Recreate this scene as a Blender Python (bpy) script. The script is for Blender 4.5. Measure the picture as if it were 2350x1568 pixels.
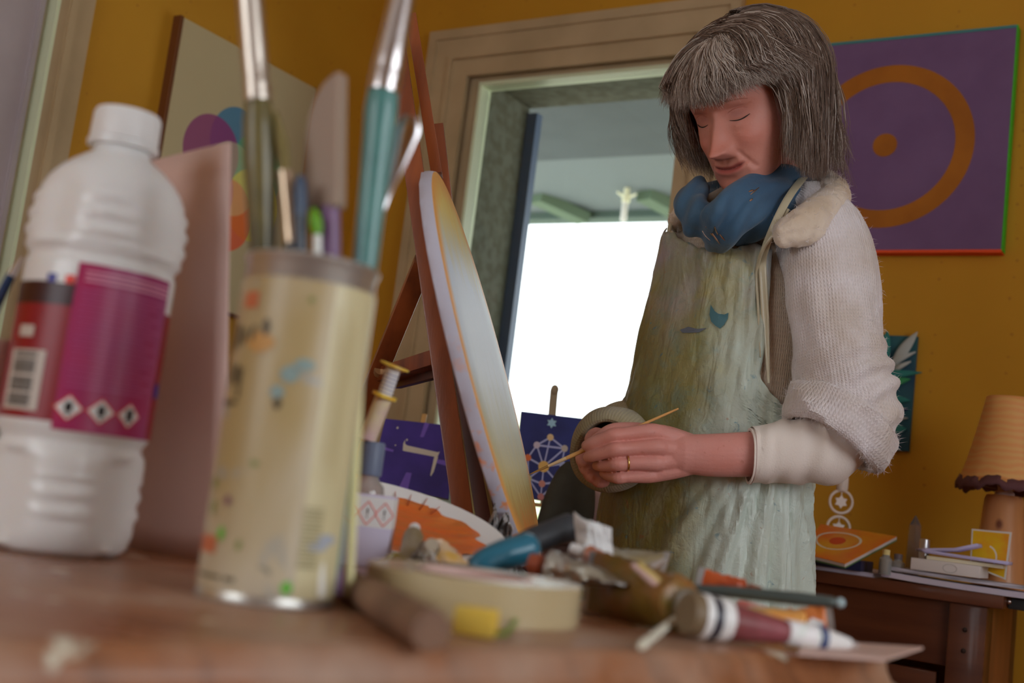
import bpy, bmesh, random
import numpy as np
from math import sin, cos, pi, radians, sqrt, atan2, exp, tan
from mathutils import Vector, Matrix, noise as mnoise
random.seed(7)
rng = np.random.default_rng(7)
for o in list(bpy.data.objects): bpy.data.objects.remove(o)
SC = bpy.context.scene
COL = SC.collection

# ------------------------------------------------------------------ camera
FPX = 2700.0
PITCH, ROLL = radians(7.4), radians(7.1)
CF = np.array([0, cos(PITCH), sin(PITCH)])
_R0 = np.array([1.0, 0, 0]); _U0 = np.array([0, -sin(PITCH), cos(PITCH)])
CR = _R0*cos(ROLL) + _U0*sin(ROLL)
CU = _U0*cos(ROLL) - _R0*sin(ROLL)
EYE = np.array([0, 0, .91])
cam = bpy.data.cameras.new('camera'); camo = bpy.data.objects.new('camera', cam); COL.objects.link(camo)
cam.sensor_width = 36.0; cam.lens = FPX/2350*36; cam.clip_start = .02; cam.clip_end = 200
camo.matrix_world = Matrix(((CR[0], CU[0], -CF[0], EYE[0]), (CR[1], CU[1], -CF[1], EYE[1]), (CR[2], CU[2], -CF[2], EYE[2]), (0, 0, 0, 1)))
cam.dof.use_dof = True; cam.dof.focus_distance = 1.74; cam.dof.aperture_fstop = 4.0
SC.camera = camo
SC.view_settings.view_transform = 'Standard'; SC.view_settings.look = 'None'
SC.view_settings.gamma = 1; SC.view_settings.use_curve_mapping = False
SC.view_settings.exposure = -0.25
SC.cycles.use_denoising = True
SC.cycles.max_bounces = 7; SC.cycles.diffuse_bounces = 4; SC.cycles.glossy_bounces = 4
SC.cycles.transmission_bounces = 6; SC.cycles.transparent_max_bounces = 12
SC.cycles.sample_clamp_indirect = 6.0
SC.cycles.caustics_reflective = False; SC.cycles.caustics_refractive = False

# ------------------------------------------------------------------ world (overcast bright day)
W = bpy.data.worlds.new('day_sky'); SC.world = W; W.use_nodes = True
bg = W.node_tree.nodes['Background']; bg.inputs[0].default_value = (.93, .97, 1, 1); bg.inputs[1].default_value = 4.0

# room frame: corner K, e1 runs along the back wall to the right, e2 runs from the back wall into the room
_a = radians(57.7)
E1 = np.array([sin(_a), -cos(_a), 0]); E2 = np.array([-cos(_a), -sin(_a), 0])
K0 = np.array([-.568, 3.769, 0.0])
def RW(u, v, z): return K0 + E1*u + E2*v + np.array([0, 0, z])
def ray(px, py): return CF*FPX + CR*(px-1175) + CU*(784-py)
def P(px, py, Y):
    d = ray(px, py); return EYE + d*(Y/d[1])
def PZ(px, py, z):
    d = ray(px, py); return EYE + d*((z-EYE[2])/d[2])
def PV(px, py, v):
    d = ray(px, py); t = ((K0+E2*v-EYE)@E2)/(d@E2); return EYE + d*t
def PU(px, py, u):
    d = ray(px, py); t = ((K0+E1*u-EYE)@E1)/(d@E1); return EYE + d*t
def uvz(q): return (q-K0)@E1, (q-K0)@E2, q[2]
def rot3(x, y, z=None):
    """3x3 with columns x,y,z"""
    x = np.asarray(x, float); x = x/np.linalg.norm(x); y = np.asarray(y, float); y = y-x*(x@y); y /= np.linalg.norm(y)
    return np.stack([x, y, np.cross(x, y)], 1)
RR = np.stack([E1, -E2, np.array([0, 0, 1])], 1)     # room axes: x along back wall, y out towards the back wall, z up

def area_light(name, c, x, y, sx, sy, power, color=(1, 1, 1)):
    l = bpy.data.lights.new(name, 'AREA'); l.shape = 'RECTANGLE'; l.size = sx; l.size_y = sy; l.energy = power; l.color = color
    o = bpy.data.objects.new(name, l); COL.objects.link(o)
    R = rot3(x, y); m = Matrix([list(R[i])+[c[i]] for i in range(3)]+[[0, 0, 0, 1]]); o.matrix_world = m
    return o
# daylight through the two windows of the room that stand outside the frame, and through the glazed door
area_light('daylight_right_window', RW(4.28, 2.5, 1.55), -E2, (0, 0, 1), 1.7, 1.3, 13.5, (.84, .93, 1))     # shines to -e1
area_light('daylight_front_window', RW(1.35, 5.14, 1.6), E1, (0, 0, 1), 1.5, 1.3, 9, (.86, .94, 1))
_pl = area_light('garden_door_portal', RW(.78, -.10, 1.26), -E1, (0, 0, 1), .70, 1.84, 1); _pl.data.cycles.is_portal = True

# ------------------------------------------------------------------ materials
def lin(c):
    c = c/255.0
    return c/12.92 if c <= .04045 else ((c+.055)/1.055)**2.4
def ph(r, g, b, k=.42, cap=.88):
    return tuple(min(cap, lin(v)/k) for v in (r, g, b))
def mat(name, col, rough=.5, metal=0.0, col2=None, ns=6.0, ndet=4, lo=.35, hi=.65, bump=0.0, bs=80.0, spec=.5, coat=0.0, sheen=0.0, sub=0.0, trans=0.0, stretch=(1, 1, 1), rvar=0.0, alpha=1.0, coords='Object', ior=1.45, cr=.1):
    m = bpy.data.materials.new(name); m.use_nodes = True
    nt = m.node_tree; N = nt.nodes; L = nt.links; b = N['Principled BSDF']
    b.inputs['Base Color'].default_value = (*col, 1); b.inputs['Roughness'].default_value = rough; b.inputs['Metallic'].default_value = metal
    b.inputs['Specular IOR Level'].default_value = spec; b.inputs['Coat Weight'].default_value = coat; b.inputs['Coat Roughness'].default_value = cr
    b.inputs['Sheen Weight'].default_value = sheen; b.inputs['Transmission Weight'].default_value = trans; b.inputs['IOR'].default_value = ior
    if sub: b.inputs['Subsurface Weight'].default_value = sub; b.inputs['Subsurface Radius'].default_value = (.012, .005, .003); b.inputs['Subsurface Scale'].default_value = 1
    if alpha < 1: b.inputs['Alpha'].default_value = alpha
    tc = N.new('ShaderNodeTexCoord'); mp = N.new('ShaderNodeMapping'); L.new(tc.outputs[coords], mp.inputs[0]); mp.inputs['Scale'].default_value = stretch
    if col2 is not None:
        n = N.new('ShaderNodeTexNoise'); n.inputs['Scale'].default_value = ns; n.inputs['Detail'].default_value = ndet; L.new(mp.outputs[0], n.inputs['Vector'])
        r = N.new('ShaderNodeValToRGB'); r.color_ramp.elements[0].position = lo; r.color_ramp.elements[1].position = hi
        r.color_ramp.elements[0].color = (*col, 1); r.color_ramp.elements[1].color = (*col2, 1)
        L.new(n.outputs['Fac'], r.inputs[0]); L.new(r.outputs[0], b.inputs['Base Color'])
        if rvar:
            mr = N.new('ShaderNodeMapRange'); mr.inputs['To Min'].default_value = rough-rvar; mr.inputs['To Max'].default_value = rough+rvar
            L.new(n.outputs['Fac'], mr.inputs[0]); L.new(mr.outputs[0], b.inputs['Roughness'])
    if bump:
        n2 = N.new('ShaderNodeTexNoise'); n2.inputs['Scale'].default_value = bs; n2.inputs['Detail'].default_value = 3; L.new(mp.outputs[0], n2.inputs['Vector'])
        bp = N.new('ShaderNodeBump'); bp.inputs['Strength'].default_value = min(1, bump); bp.inputs['Distance'].default_value = .002
        L.new(n2.outputs['Fac'], bp.inputs['Height']); L.new(bp.outputs[0], b.inputs['Normal'])
    return m
class NB:
    """small node builder over a mat()"""
    def __init__(s, m): s.m = m; s.nt = m.node_tree; s.N = s.nt.nodes; s.L = s.nt.links; s.b = s.N['Principled BSDF']; s.tc = s.N.new('ShaderNodeTexCoord')
    def co(s, kind='Object', scale=(1, 1, 1), rot=(0, 0, 0), loc=(0, 0, 0)):
        mp = s.N.new('ShaderNodeMapping'); s.L.new(s.tc.outputs[kind], mp.inputs[0]); mp.inputs['Scale'].default_value = scale
        mp.inputs['Rotation'].default_value = rot; mp.inputs['Location'].default_value = loc; return mp.outputs[0]
    def noise(s, v, scale, det=4, dist=0.0, rough=.5):
        n = s.N.new('ShaderNodeTexNoise'); n.inputs['Scale'].default_value = scale; n.inputs['Detail'].default_value = det
        n.inputs['Distortion'].default_value = dist; n.inputs['Roughness'].default_value = rough; s.L.new(v, n.inputs['Vector']); return n.outputs['Fac']
    def ramp(s, f, stops, interp='LINEAR'):
        r = s.N.new('ShaderNodeValToRGB'); r.color_ramp.interpolation = interp
        e = r.color_ramp.elements
        while len(e) > 1: e.remove(e[-1])
        for i, (p_, c) in enumerate(stops):
            el = e[0] if i == 0 else e.new(p_)
            el.position = p_
            if not isinstance(c, (tuple, list)): c = (c, c, c)
            el.color = (*c[:3], 1)
        s.L.new(f, r.inputs[0]); return r.outputs[0]
    def mix(s, f, a, b, mode='MIX'):
        n = s.N.new('ShaderNodeMix'); n.data_type = 'RGBA'; n.blend_type = mode
        for i, v in ((0, f), (6, a), (7, b)):
            if hasattr(v, 'is_output') or isinstance(v, bpy.types.NodeSocket): s.L.new(v, n.inputs[i])
            else: n.inputs[i].default_value = v if i == 0 else (*v[:3], 1)
        return n.outputs[2]
    def math(s, op, a, b=0.0, c=0.0, clamp=False):
        n = s.N.new('ShaderNodeMath'); n.operation = op; n.use_clamp = clamp
        for i, v in enumerate((a, b, c)):
            if isinstance(v, bpy.types.NodeSocket): s.L.new(v, n.inputs[i])
            else: n.inputs[i].default_value = v
        return n.outputs[0]
    def sep(s, v):
        n = s.N.new('ShaderNodeSeparateXYZ'); s.L.new(v, n.inputs[0]); return n.outputs
    def attr(s, name):
        n = s.N.new('ShaderNodeAttribute'); n.attribute_name = name; return n
    def color(s, c): s.L.new(c, s.b.inputs['Base Color'])
    def bump(s, h, strength=.5, dist=.002):
        bp = s.N.new('ShaderNodeBump'); bp.inputs['Strength'].default_value = strength; bp.inputs['Distance'].default_value = dist
        s.L.new(h, bp.inputs['Height']); s.L.new(bp.outputs[0], s.b.inputs['Normal'])

# ------------------------------------------------------------------ mesh tools
def frame_of(d, up=None):
    d = np.asarray(d, float); d = d/np.linalg.norm(d)
    up = np.array([0, 0, 1.0]) if up is None else np.asarray(up, float)
    if abs(d@up)/np.linalg.norm(up) > .98: up = np.array([1.0, 0, 0]) if abs(d[0]) < .9 else np.array([0, 1.0, 0])
    x = np.cross(up, d); x /= np.linalg.norm(x); y = np.cross(d, x); return x, y, d
class MB:
    def __init__(s): s.v = []; s.f = []; s.m = []; s.uv = []; s.n = 0
    def add(s, vs, fs, mi=0, uv=None):
        k = s.n; vs = np.asarray(vs, float).reshape(-1, 3); s.v.append(vs); s.n += len(vs)
        for i, f in enumerate(fs):
            s.f.append([k+j for j in f]); s.m.append(mi if not isinstance(mi, list) else mi[i]); s.uv.append(uv[i] if uv is not None else None)
        return s
    def box(s, c, size, R=None, mi=0, bev=0.0):
        R = np.eye(3) if R is None else R; h = np.asarray(size, float)/2; c = np.asarray(c, float)
        if bev <= 0:
            vs = np.array([[x, y, z] for x in (-1, 1) for y in (-1, 1) for z in (-1, 1)])*h
            fs = [(0, 1, 3, 2), (4, 6, 7, 5), (0, 4, 5, 1), (2, 3, 7, 6), (0, 2, 6, 4), (1, 5, 7, 3)]
            return s.add(vs@R.T+c, fs, mi)
        bm = bmesh.new(); bmesh.ops.create_cube(bm, size=1)
        for v in bm.verts: v.co = Vector([v.co[i]*2*h[i] for i in range(3)])
        bmesh.ops.bevel(bm, geom=list(bm.edges), offset=bev, segments=2, affect='EDGES', profile=.6)
        bm.verts.index_update(); vs = np.array([v.co[:] for v in bm.verts]); fs = [[v.index for v in f.verts] for f in bm.faces]; bm.free()
        return s.add(vs@R.T+c, fs, mi)
    def prism(s, poly, z0, z1, R=None, c=(0, 0, 0), mi=0):
        """polygon in local xy extruded along local z"""
        R = np.eye(3) if R is None else R; n = len(poly)
        vs = np.array([[x, y, z0] for x, y in poly]+[[x, y, z1] for x, y in poly])
        fs = [tuple(range(n-1, -1, -1)), tuple(range(n, 2*n))]+[(i, (i+1) % n, n+(i+1) % n, n+i) for i in range(n)]
        return s.add(vs@R.T+np.asarray(c, float), fs, mi)
    def rings(s, R_, cap=True, closed=True, mi=0, loop=False, uvscale=None):
        """R_: array (nr, n, 3)"""
        R_ = np.asarray(R_, float); nr, n = R_.shape[:2]; fs = []; uvs = []
        m = n if closed else n-1
        for i in range(nr if loop else nr-1):
            for j in range(m):
                j2 = (j+1) % n; i2 = (i+1) % nr
                fs.append((i*n+j, i*n+j2, i2*n+j2, i2*n+j))
                uvs.append([(j/n, i/nr), ((j+1)/n, i/nr), ((j+1)/n, (i+1)/nr), (j/n, (i+1)/nr)])
        if cap and closed and not loop:
            fs.append(tuple(range(n-1, -1, -1))); uvs.append(None); fs.append(tuple((nr-1)*n+j for j in range(n))); uvs.append(None)
        return s.add(R_.reshape(-1, 3), fs, mi, uvs)
    def sweep(s, pts, rad, n=12, up=None, cap=True, loop=False, flat=(1, 1), mi=0, twist=0.0, prof=None):
        pts = np.asarray(pts, float); k = len(pts)
        rad = np.full(k, rad) if np.isscalar(rad) else np.asarray(rad, float)
        if loop: t = np.roll(pts, -1, 0)-np.roll(pts, 1, 0)
        else: t = np.gradient(pts, axis=0)
        R_ = []; x = None
        for i in range(k):
            d = t[i]/max(1e-9, np.linalg.norm(t[i]))
            if x is None or up is not None: x, y, _ = frame_of(d, up)
            else:
                x = x-d*(x@d); x /= np.linalg.norm(x); y = np.cross(d, x)
            a = np.linspace(0, 2*pi, n, endpoint=False)+twist*i
            pr = np.ones(n) if prof is None else (prof(a, i/(k-1)) if callable(prof) else prof)
            rr = rad[i] if rad.ndim == 1 else 1.0
            fx, fy = (flat if rad.ndim == 1 else rad[i])
            R_.append(pts[i]+np.outer(np.cos(a)*pr, x)*rr*fx+np.outer(np.sin(a)*pr, y)*rr*fy)
        return s.rings(R_, cap=cap, loop=loop, mi=mi)
    def tube(s, a, b, r0, r1=None, n=16, mi=0): return s.sweep([a, b], [r0, r0 if r1 is None else r1], n, mi=mi)
    def lathe(s, prof, base=(0, 0, 0), axis=(0, 0, 1), n=32, mi=0, cap=True, fn=None, xref=None, caps=None):
        """prof: list of (r, h) along axis"""
        x, y, d = frame_of(axis, xref if xref is not None else None)
        a = np.linspace(0, 2*pi, n, endpoint=False); base = np.asarray(base, float); R_ = []
        for r_, h in prof:
            q = np.full(n, float(r_))
            if fn is not None: q = fn(a, h, q)
            R_.append(base+d*h+np.outer(np.cos(a)*q, x)+np.outer(np.sin(a)*q, y))
        return s.rings(R_, cap=cap, mi=mi)
    def ball(s, c, r, n=16, sc=(1, 1, 1), R=None, mi=0):
        R = np.eye(3) if R is None else R; th = np.linspace(.02, pi-.02, n//2+1); a = np.linspace(0, 2*pi, n, endpoint=False)
        vs = np.array([[(sin(t)*cos(q)*sc[0]*r, sin(t)*sin(q)*sc[1]*r, cos(t)*sc[2]*r) for q in a] for t in th])
        return s.rings(vs@R.T+np.asarray(c, float), mi=mi)
    def grid(s, G, mi=0, thick=0.0):
        G = np.asarray(G, float); s.rings(G, cap=False, closed=False, mi=mi); return s
    def build(s, name, mats, parent=None, smooth=True, label=None, mods=None, angle=None):
        me = bpy.data.meshes.new(name); V = np.concatenate(s.v) if s.v else np.zeros((0, 3))
        V = V - wloc(parent)
        me.from_pydata(V.tolist(), [], s.f)
        if not isinstance(mats, (list, tuple)): mats = [mats]
        for m in mats: me.materials.append(m)
        me.polygons.foreach_set('material_index', s.m)
        if any(u is not None for u in s.uv):
            ul = me.uv_layers.new(name='UVMap'); flat_ = []
            for f, u in zip(s.f, s.uv): flat_ += [c for q in (u if u is not None else [(0, 0)]*len(f)) for c in q]
            ul.data.foreach_set('uv', flat_)
        if smooth:
            me.polygons.foreach_set('use_smooth', [True]*len(me.polygons))
            if angle is None: angle = 40
        me.update()
        bm = bmesh.new(); bm.from_mesh(me); bmesh.ops.recalc_face_normals(bm, faces=bm.faces); bm.to_mesh(me); bm.free()
        if smooth: me.set_sharp_from_angle(angle=radians(angle))
        o = bpy.data.objects.new(name, me); COL.objects.link(o)
        if parent is not None: o.parent = parent
        if label: o['label'] = label
        return o
def wloc(o):
    p = np.zeros(3)
    while o is not None: p = p+np.array(o.location[:]); o = o.parent
    return p
def tag(o, label, cat, group=None, kind=None):
    o['label'] = label; o['category'] = cat
    if group: o['group'] = group
    if kind: o['kind'] = kind
    return o
def thing(name, label, cat, loc, group=None):
    o = bpy.data.objects.new(name, None); COL.objects.link(o); o.location = Vector(loc); o.empty_display_size = .05
    return tag(o, label, cat, group)
def struct(o): o['kind'] = 'structure'; return o
def thicken(o, t, off=-1):
    m = o.modifiers.new('thickness', 'SOLIDIFY'); m.thickness = t; m.offset = off; return o
def bspl(pts, n=8):
    """Catmull-Rom through points"""
    p = np.asarray(pts, float); p = np.vstack([2*p[0]-p[1], p, 2*p[-1]-p[-2]]); out = []
    for i in range(1, len(p)-2):
        for t in np.linspace(0, 1, n, endpoint=False):
            a, b, c, d = p[i-1:i+3]
            out.append(.5*((2*b)+(-a+c)*t+(2*a-5*b+4*c-d)*t*t+(-a+3*b-3*c+d)*t**3))
    out.append(p[-2]); return np.array(out)
def fbm(v, s=1.0, off=0.0): return mnoise.fractal(Vector((v[0]*s+off, v[1]*s+off*.7, v[2]*s-off)), 1.0, 2.0, 3)
# ================================================================== ROOM
wall_m = mat('yellow_wallpaper', ph(126, 90, 16, .34), .75, col2=ph(120, 84, 13, .34), ns=2.5)
_n = NB(wall_m)
_vc = _n.N.new('ShaderNodeTexVoronoi'); _vc.inputs['Scale'].default_value = 22; _vc.inputs['Randomness'].default_value = .25; _n.L.new(_n.co(), _vc.inputs['Vector'])
_dots = _n.ramp(_vc.outputs['Distance'], [(0, 1), (.07, .8), (.11, 0)])
_base = _n.b.inputs['Base Color'].links[0].from_socket
_n.color(_n.mix(_n.math('MULTIPLY', _dots, .45), _base, ph(90, 50, 14, .34)))
_n.bump(_n.noise(_n.co(), 220, 2), .12, .001)
paint_m = mat('cream_paint', ph(122, 106, 82, .34), .38, col2=ph(112, 97, 74, .34), ns=5)
paint2_m = mat('off_white_door_paint', ph(128, 120, 122, .4), .4, col2=ph(118, 110, 112, .4), ns=4)
pale_m = mat('pale_gasket', ph(160, 166, 140, .46), .35)
floor_m = mat('brown_floor_tiles', ph(84, 52, 34, .3), .35, col2=ph(66, 38, 24, .3), ns=3)
ceil_m = mat('white_ceiling', (.72, .70, .66), .9)
render_m = mat('rough_cast_render', ph(92, 92, 76, 1.0), .95, col2=ph(108, 110, 96, 1.0), ns=30, lo=.4, hi=.6, bump=1, bs=120)
soffit_m = mat('grey_soffit', ph(112, 124, 130, 2.1), .8, col2=ph(102, 114, 120, 2.1), ns=3)
soffit2_m = mat('pale_soffit_board', ph(146, 160, 164, 1.9), .8)
steel_m = mat('blue_painted_shutter', ph(62, 76, 98, .62), .4)
green_m = mat('green_beam', ph(112, 138, 112, 1.5), .7)
darkb_m = mat('dark_beam', ph(50, 64, 58, .42), .7)
RL, RD, RH, CZ = 4.4, 5.3, 2.75, 2.75
U0_, U1_, Z1_ = .30, 1.235, 2.27        # door opening in the wall
def rbox(mb, u0, u1, v0, v1, z0, z1, mi=0, bev=0): return mb.box(RW((u0+u1)/2, (v0+v1)/2, (z0+z1)/2), (abs(u1-u0), abs(v1-v0), abs(z1-z0)), RR, mi, bev)
mb = MB(); rbox(mb, -.3, U0_, -.3, 0, 0, CZ); rbox(mb, U1_, RL+.15, -.3, 0, 0, CZ); rbox(mb, U0_, U1_, -.3, 0, Z1_, CZ)
struct(mb.build('wall_back', wall_m, smooth=False))
mb = MB(); rbox(mb, -.3, 0, 0, 1.20, 0, CZ); rbox(mb, -.3, 0, 2.22, RD, 0, CZ); rbox(mb, -.3, 0, 1.20, 2.22, 2.3, CZ)
struct(mb.build('wall_left', wall_m, smooth=False))
mb = MB(); rbox(mb, RL-.1, RL+.15, 0, 1.6, 0, CZ); rbox(mb, RL-.1, RL+.15, 3.4, RD, 0, CZ); rbox(mb, RL-.1, RL+.15, 1.6, 3.4, 0, .85); rbox(mb, RL-.1, RL+.15, 1.6, 3.4, 2.25, CZ)
struct(mb.build('wall_right', wall_m, smooth=False))
mb = MB(); rbox(mb, 0, .55, RD-.1, RD+.15, 0, CZ); rbox(mb, 2.15, RL, RD-.1, RD+.15, 0, CZ); rbox(mb, .55, 2.15, RD-.1, RD+.15, 0, .9); rbox(mb, .55, 2.15, RD-.1, RD+.15, 2.3, CZ)
struct(mb.build('wall_front', wall_m, smooth=False))
struct(rbox(MB(), -.3, RL+.15, -.3, RD+.15, -.1, 0).build('floor', floor_m, smooth=False))
struct(rbox(MB(), -.3, RL+.15, -.3, RD+.15, CZ, CZ+.1).build('ceiling', ceil_m, smooth=False))
def win_frame(name, fix, a0, a1, z0, z1, axis):
    mb = MB(); t = .06
    for (b0, b1, c0, c1) in ((a0, a0+t, z0, z1), (a1-t, a1, z0, z1), (a0, a1, z0, z0+t), (a0, a1, z1-t, z1), ((a0+a1)/2-t/2, (a0+a1)/2+t/2, z0, z1)):
        if axis == 'v': rbox(mb, fix, fix+.05, b0, b1, c0, c1)
        else: rbox(mb, b0, b1, fix, fix+.05, c0, c1)
    struct(mb.build(name, paint_m, smooth=False))
win_frame('window_2', RL-.04, 1.6, 3.4, .85, 2.25, 'v'); win_frame('window_3', RD-.02, .55, 2.15, .9, 2.3, 'u')
# --- glazed garden door: architrave (stepped), frame, leaf, pane
TZ = 2.34
mb = MB()
for (w0, w1, d) in ((0, .03, .030), (.03, .085, .022), (.085, .10, .030), (.10, .155, .016)):
    u0 = .238+w0
    rbox(mb, u0, .238+w1, 0, d, 0, TZ-w0); rbox(mb, 1.29-w1, 1.29-w0, 0, d, 0, TZ-w0); rbox(mb, .238+w1, 1.29-w1, 0, d, TZ-w1, TZ-w0)
struct(mb.build('trim_1', paint_m, smooth=False))
d1 = struct(rbox(rbox(rbox(MB(), U0_+.02, .425, -.075, -.02, .02, Z1_-.02), 1.135, U1_-.02, -.075, -.02, .02, Z1_-.02), .425, 1.135, -.075, -.02, 2.172, Z1_-.02).build('door_1', paint_m, smooth=False))
rbox(MB(), .425, 1.135, -.075, -.02, .02, .34).build('kick_panel', paint_m, d1, smooth=False)
mb = MB()
for (u0, u1, z0, z1) in ((.425, .436, .34, 2.172), (1.124, 1.135, .34, 2.172), (.436, 1.124, 2.160, 2.172), (.436, 1.124, .34, .352)): rbox(mb, u0, u1, -.068, -.012, z0, z1)
mb.build('glazing_bead', pale_m, d1, smooth=False)
MB().tube(RW(.352, -.008, 2.06), RW(.352, -.008, 1.985), .009, mi=0).build('hinge', mat('dark_hinge', (.05, .045, .04), .4, .8), d1)
glass_m = bpy.data.materials.new('window_glass'); glass_m.use_nodes = True
_nt = glass_m.node_tree; _nt.nodes.clear(); _o = _nt.nodes.new('ShaderNodeOutputMaterial'); _mx = _nt.nodes.new('ShaderNodeMixShader'); _t = _nt.nodes.new('ShaderNodeBsdfTransparent'); _g = _nt.nodes.new('ShaderNodeBsdfGlossy')
_t.inputs[0].default_value = (.96, .98, .97, 1); _g.inputs['Roughness'].default_value = .02; _fr = _nt.nodes.new('ShaderNodeFresnel'); _fr.inputs[0].default_value = 1.25
_nt.links.new(_fr.outputs[0], _mx.inputs[0]); _nt.links.new(_t.outputs[0], _mx.inputs[1]); _nt.links.new(_g.outputs[0], _mx.inputs[2]); _nt.links.new(_mx.outputs[0], _o.inputs[0])
rbox(MB(), .43, 1.13, -.052, -.046, .345, 2.166).build('pane', glass_m, d1, smooth=False)
# --- outside: reveal, shutter, veranda
mb = MB(); rbox(mb, U0_+.0, .432, -.31, -.077, -.1, 2.19); rbox(mb, 1.14, U1_, -.31, -.077, -.1, 2.19); rbox(mb, U0_, U1_, -.31, -.077, 2.19, Z1_)
struct(mb.build('wall_reveal', render_m, smooth=False))
struct(rbox(MB(), .432, .470, -.335, -.300, -.1, 2.17).build('trim_2', steel_m, smooth=False))
struct(rbox(MB(), -2.5, 3.5, -1.75, -.3, 2.50, 2.6).build('ceiling_veranda', soffit_m, smooth=False))
struct(rbox(MB(), -3.2, 3.5, -2.70, -1.75, 2.52, 2.6).build('ceiling_eaves', soffit2_m, smooth=False))
struct(rbox(MB(), -3.2, 3.5, -2.82, -2.70, 2.48, 2.62).build('trim_3', darkb_m, smooth=False))
for i, (p0, p1) in enumerate((((1230, 452), (1340, 502)), ((1478, 446), (1580, 500)))):
    A, B = PV(*p0, -2.35), PV(*p1, -2.68); x, y, dd = frame_of(B-A)
    struct(MB().box((A+B)/2, (.10, .06, np.linalg.norm(B-A)), np.stack([x, y, dd], 1)).build('trim_%d' % (4+i), green_m, smooth=False))
lt = thing('veranda_lantern', 'small white outdoor ceiling light on the veranda beam seen through the glass door', 'light', PV(1432, 500, -2.3))
q0 = PV(1431, 500, -2.3); q1 = PV(1437, 455, -2.3)
MB().lathe([(.012, 0), (.016, .01), (.016, .09), (.01, .12)], q0-np.array([0, 0, .02]), n=12).build('lantern_body', mat('white_plastic_outdoor', (.8, .8, .75), .4), lt)
mb = MB(); mb.tube(q1, q1-E1*.055+np.array([0, 0, .035]), .010, .005, n=8); mb.tube(q1, q1+E1*.055+np.array([0, 0, .02]), .010, .005, n=8); mb.tube(q1-np.array([0, 0, .02]), q1+np.array([0, 0, .055]), .022, .014, n=10); mb.build('bracket', mat('beige_bracket', ph(170, 165, 140), .5), lt)
terr_m = mat('pale_terrace', (.62, .60, .54), .8, col2=(.55, .53, .47), ns=2)
bank_m = mat('sunlit_hedge', (.52, .54, .42), .9, col2=(.16, .20, .07), ns=6, lo=.46, hi=.68, ndet=6)
struct(rbox(MB(), -9, 9, -9, -.3, -.15, -.05).build('ground_outside', terr_m, smooth=False))
G = [[RW(u, -4.6-.9*z+.25*fbm((u, z, 0), 1.3), z*1.0-.1) for u in np.linspace(-7, 4, 90)] for z in np.linspace(0, 1.75, 30)]
hb = MB().grid(G).build('hedge_bank', bank_m); struct(hb)
sun = bpy.data.lights.new('sun', 'SUN'); sun.energy = 4.5; sun.angle = .02; sun.color = (1, .96, .88)
so = bpy.data.objects.new('sun', sun); COL.objects.link(so)
_d = Vector(E2*-.75+E1*-.25+np.array([0, 0, -1.0])).normalized(); so.rotation_euler = _d.to_track_quat('-Z', 'Y').to_euler()
# --- left door (off-white leaf, mouldings)
mb = MB(); vd = 1.35
rbox(mb, -.06, -.012, 1.212, 2.20, 0, 2.29); d2 = struct(mb.build('door_2', paint2_m, smooth=False))
mb = MB(); rbox(mb, 0, .014, 1.095, 1.15, 0, 2.34); rbox(mb, 0, .026, 1.15, 1.168, 0, 2.34); rbox(mb, -.01, .018, 1.168, 1.196, 0, 2.34)
rbox(mb, 0, .02, 2.21, 2.32, 0, 2.34); rbox(mb, 0, .02, 1.095, 2.32, 2.32, 2.42)
struct(mb.build('trim_6', paint_m, smooth=False))
mb = MB(); rbox(mb, -.02, .022, 1.196, 1.206, 0, 2.3); struct(mb.build('trim_7', pale_m, smooth=False))
mb = MB(); rbox(mb, -.012, -.002, 1.222, 1.232, 0, 2.28); mb.build('door_edge_moulding', paint2_m, d2, smooth=False)
# ================================================================== TABLE
TZt = .83
tab_m = mat('worn_varnished_wood', ph(112, 74, 52, .36), .36, coat=.15, cr=.25)
_n = NB(tab_m); _v = _n.co(scale=(3, 22, 3), rot=(0, 0, radians(40)))
_g = _n.noise(_v, 2.2, 6, 1.2); _s = _n.noise(_n.co(), 9, 4); _s2 = _n.noise(_n.co(loc=(3, 1, 0)), 22, 5)
_c = _n.ramp(_g, [(.3, ph(92, 58, 38, .58)), (.55, ph(124, 80, 52, .58)), (.8, ph(110, 70, 46, .58))])
_c = _n.mix(_n.ramp(_s, [(.44, 0), (.62, .75)]), _c, ph(132, 108, 92, .5))
_c = _n.mix(_n.ramp(_s2, [(.66, 0), (.70, .7)]), _c, ph(170, 160, 145, .4))
_n.color(_c); _n.L.new(_n.ramp(_s, [(.4, .26), (.6, .5)]), _n.b.inputs['Roughness'])
def rounded(poly, r, n=8):
    out = []; k = len(poly); poly = [np.asarray(q, float) for q in poly]
    for i in range(k):
        p0, p1, p2 = poly[i-1], poly[i], poly[(i+1) % k]; a = (p0-p1)/np.linalg.norm(p0-p1); b = (p2-p1)/np.linalg.norm(p2-p1)
        for t in np.linspace(0, 1, n): out.append(tuple(p1+a*r*(1-t)**2+b*r*t**2) if True else None)
    return out
A = np.array([-.235, .42]); B = np.array([.335, .893]); dr = (B-A)/np.linalg.norm(B-A); nr = np.array([-dr[1], dr[0]])
tpoly = rounded([A, B, B+nr*.86, A+nr*.86], .07)
t = thing('work_table', 'paint-stained varnished wooden table with rounded corners in the foreground', 'table', (0, .9, 0))
mb = MB(); cen = np.mean(np.array(tpoly), 0)
prof = [(.0, -.034), (.006, -.034), (.006, -.024), (.0, -.021), (-.004, -.014), (-.006, -.005), (-.010, -.0012), (-.017, 0)]
def inset(poly, d):
    n = len(poly); out = []
    for i in range(n):
        a = np.array(poly[(i+1) % n])-np.array(poly[i-1]); a /= np.linalg.norm(a)+1e-9; out.append(np.array(poly[i])+np.array([a[1], -a[0]])*d)
    return out
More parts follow.
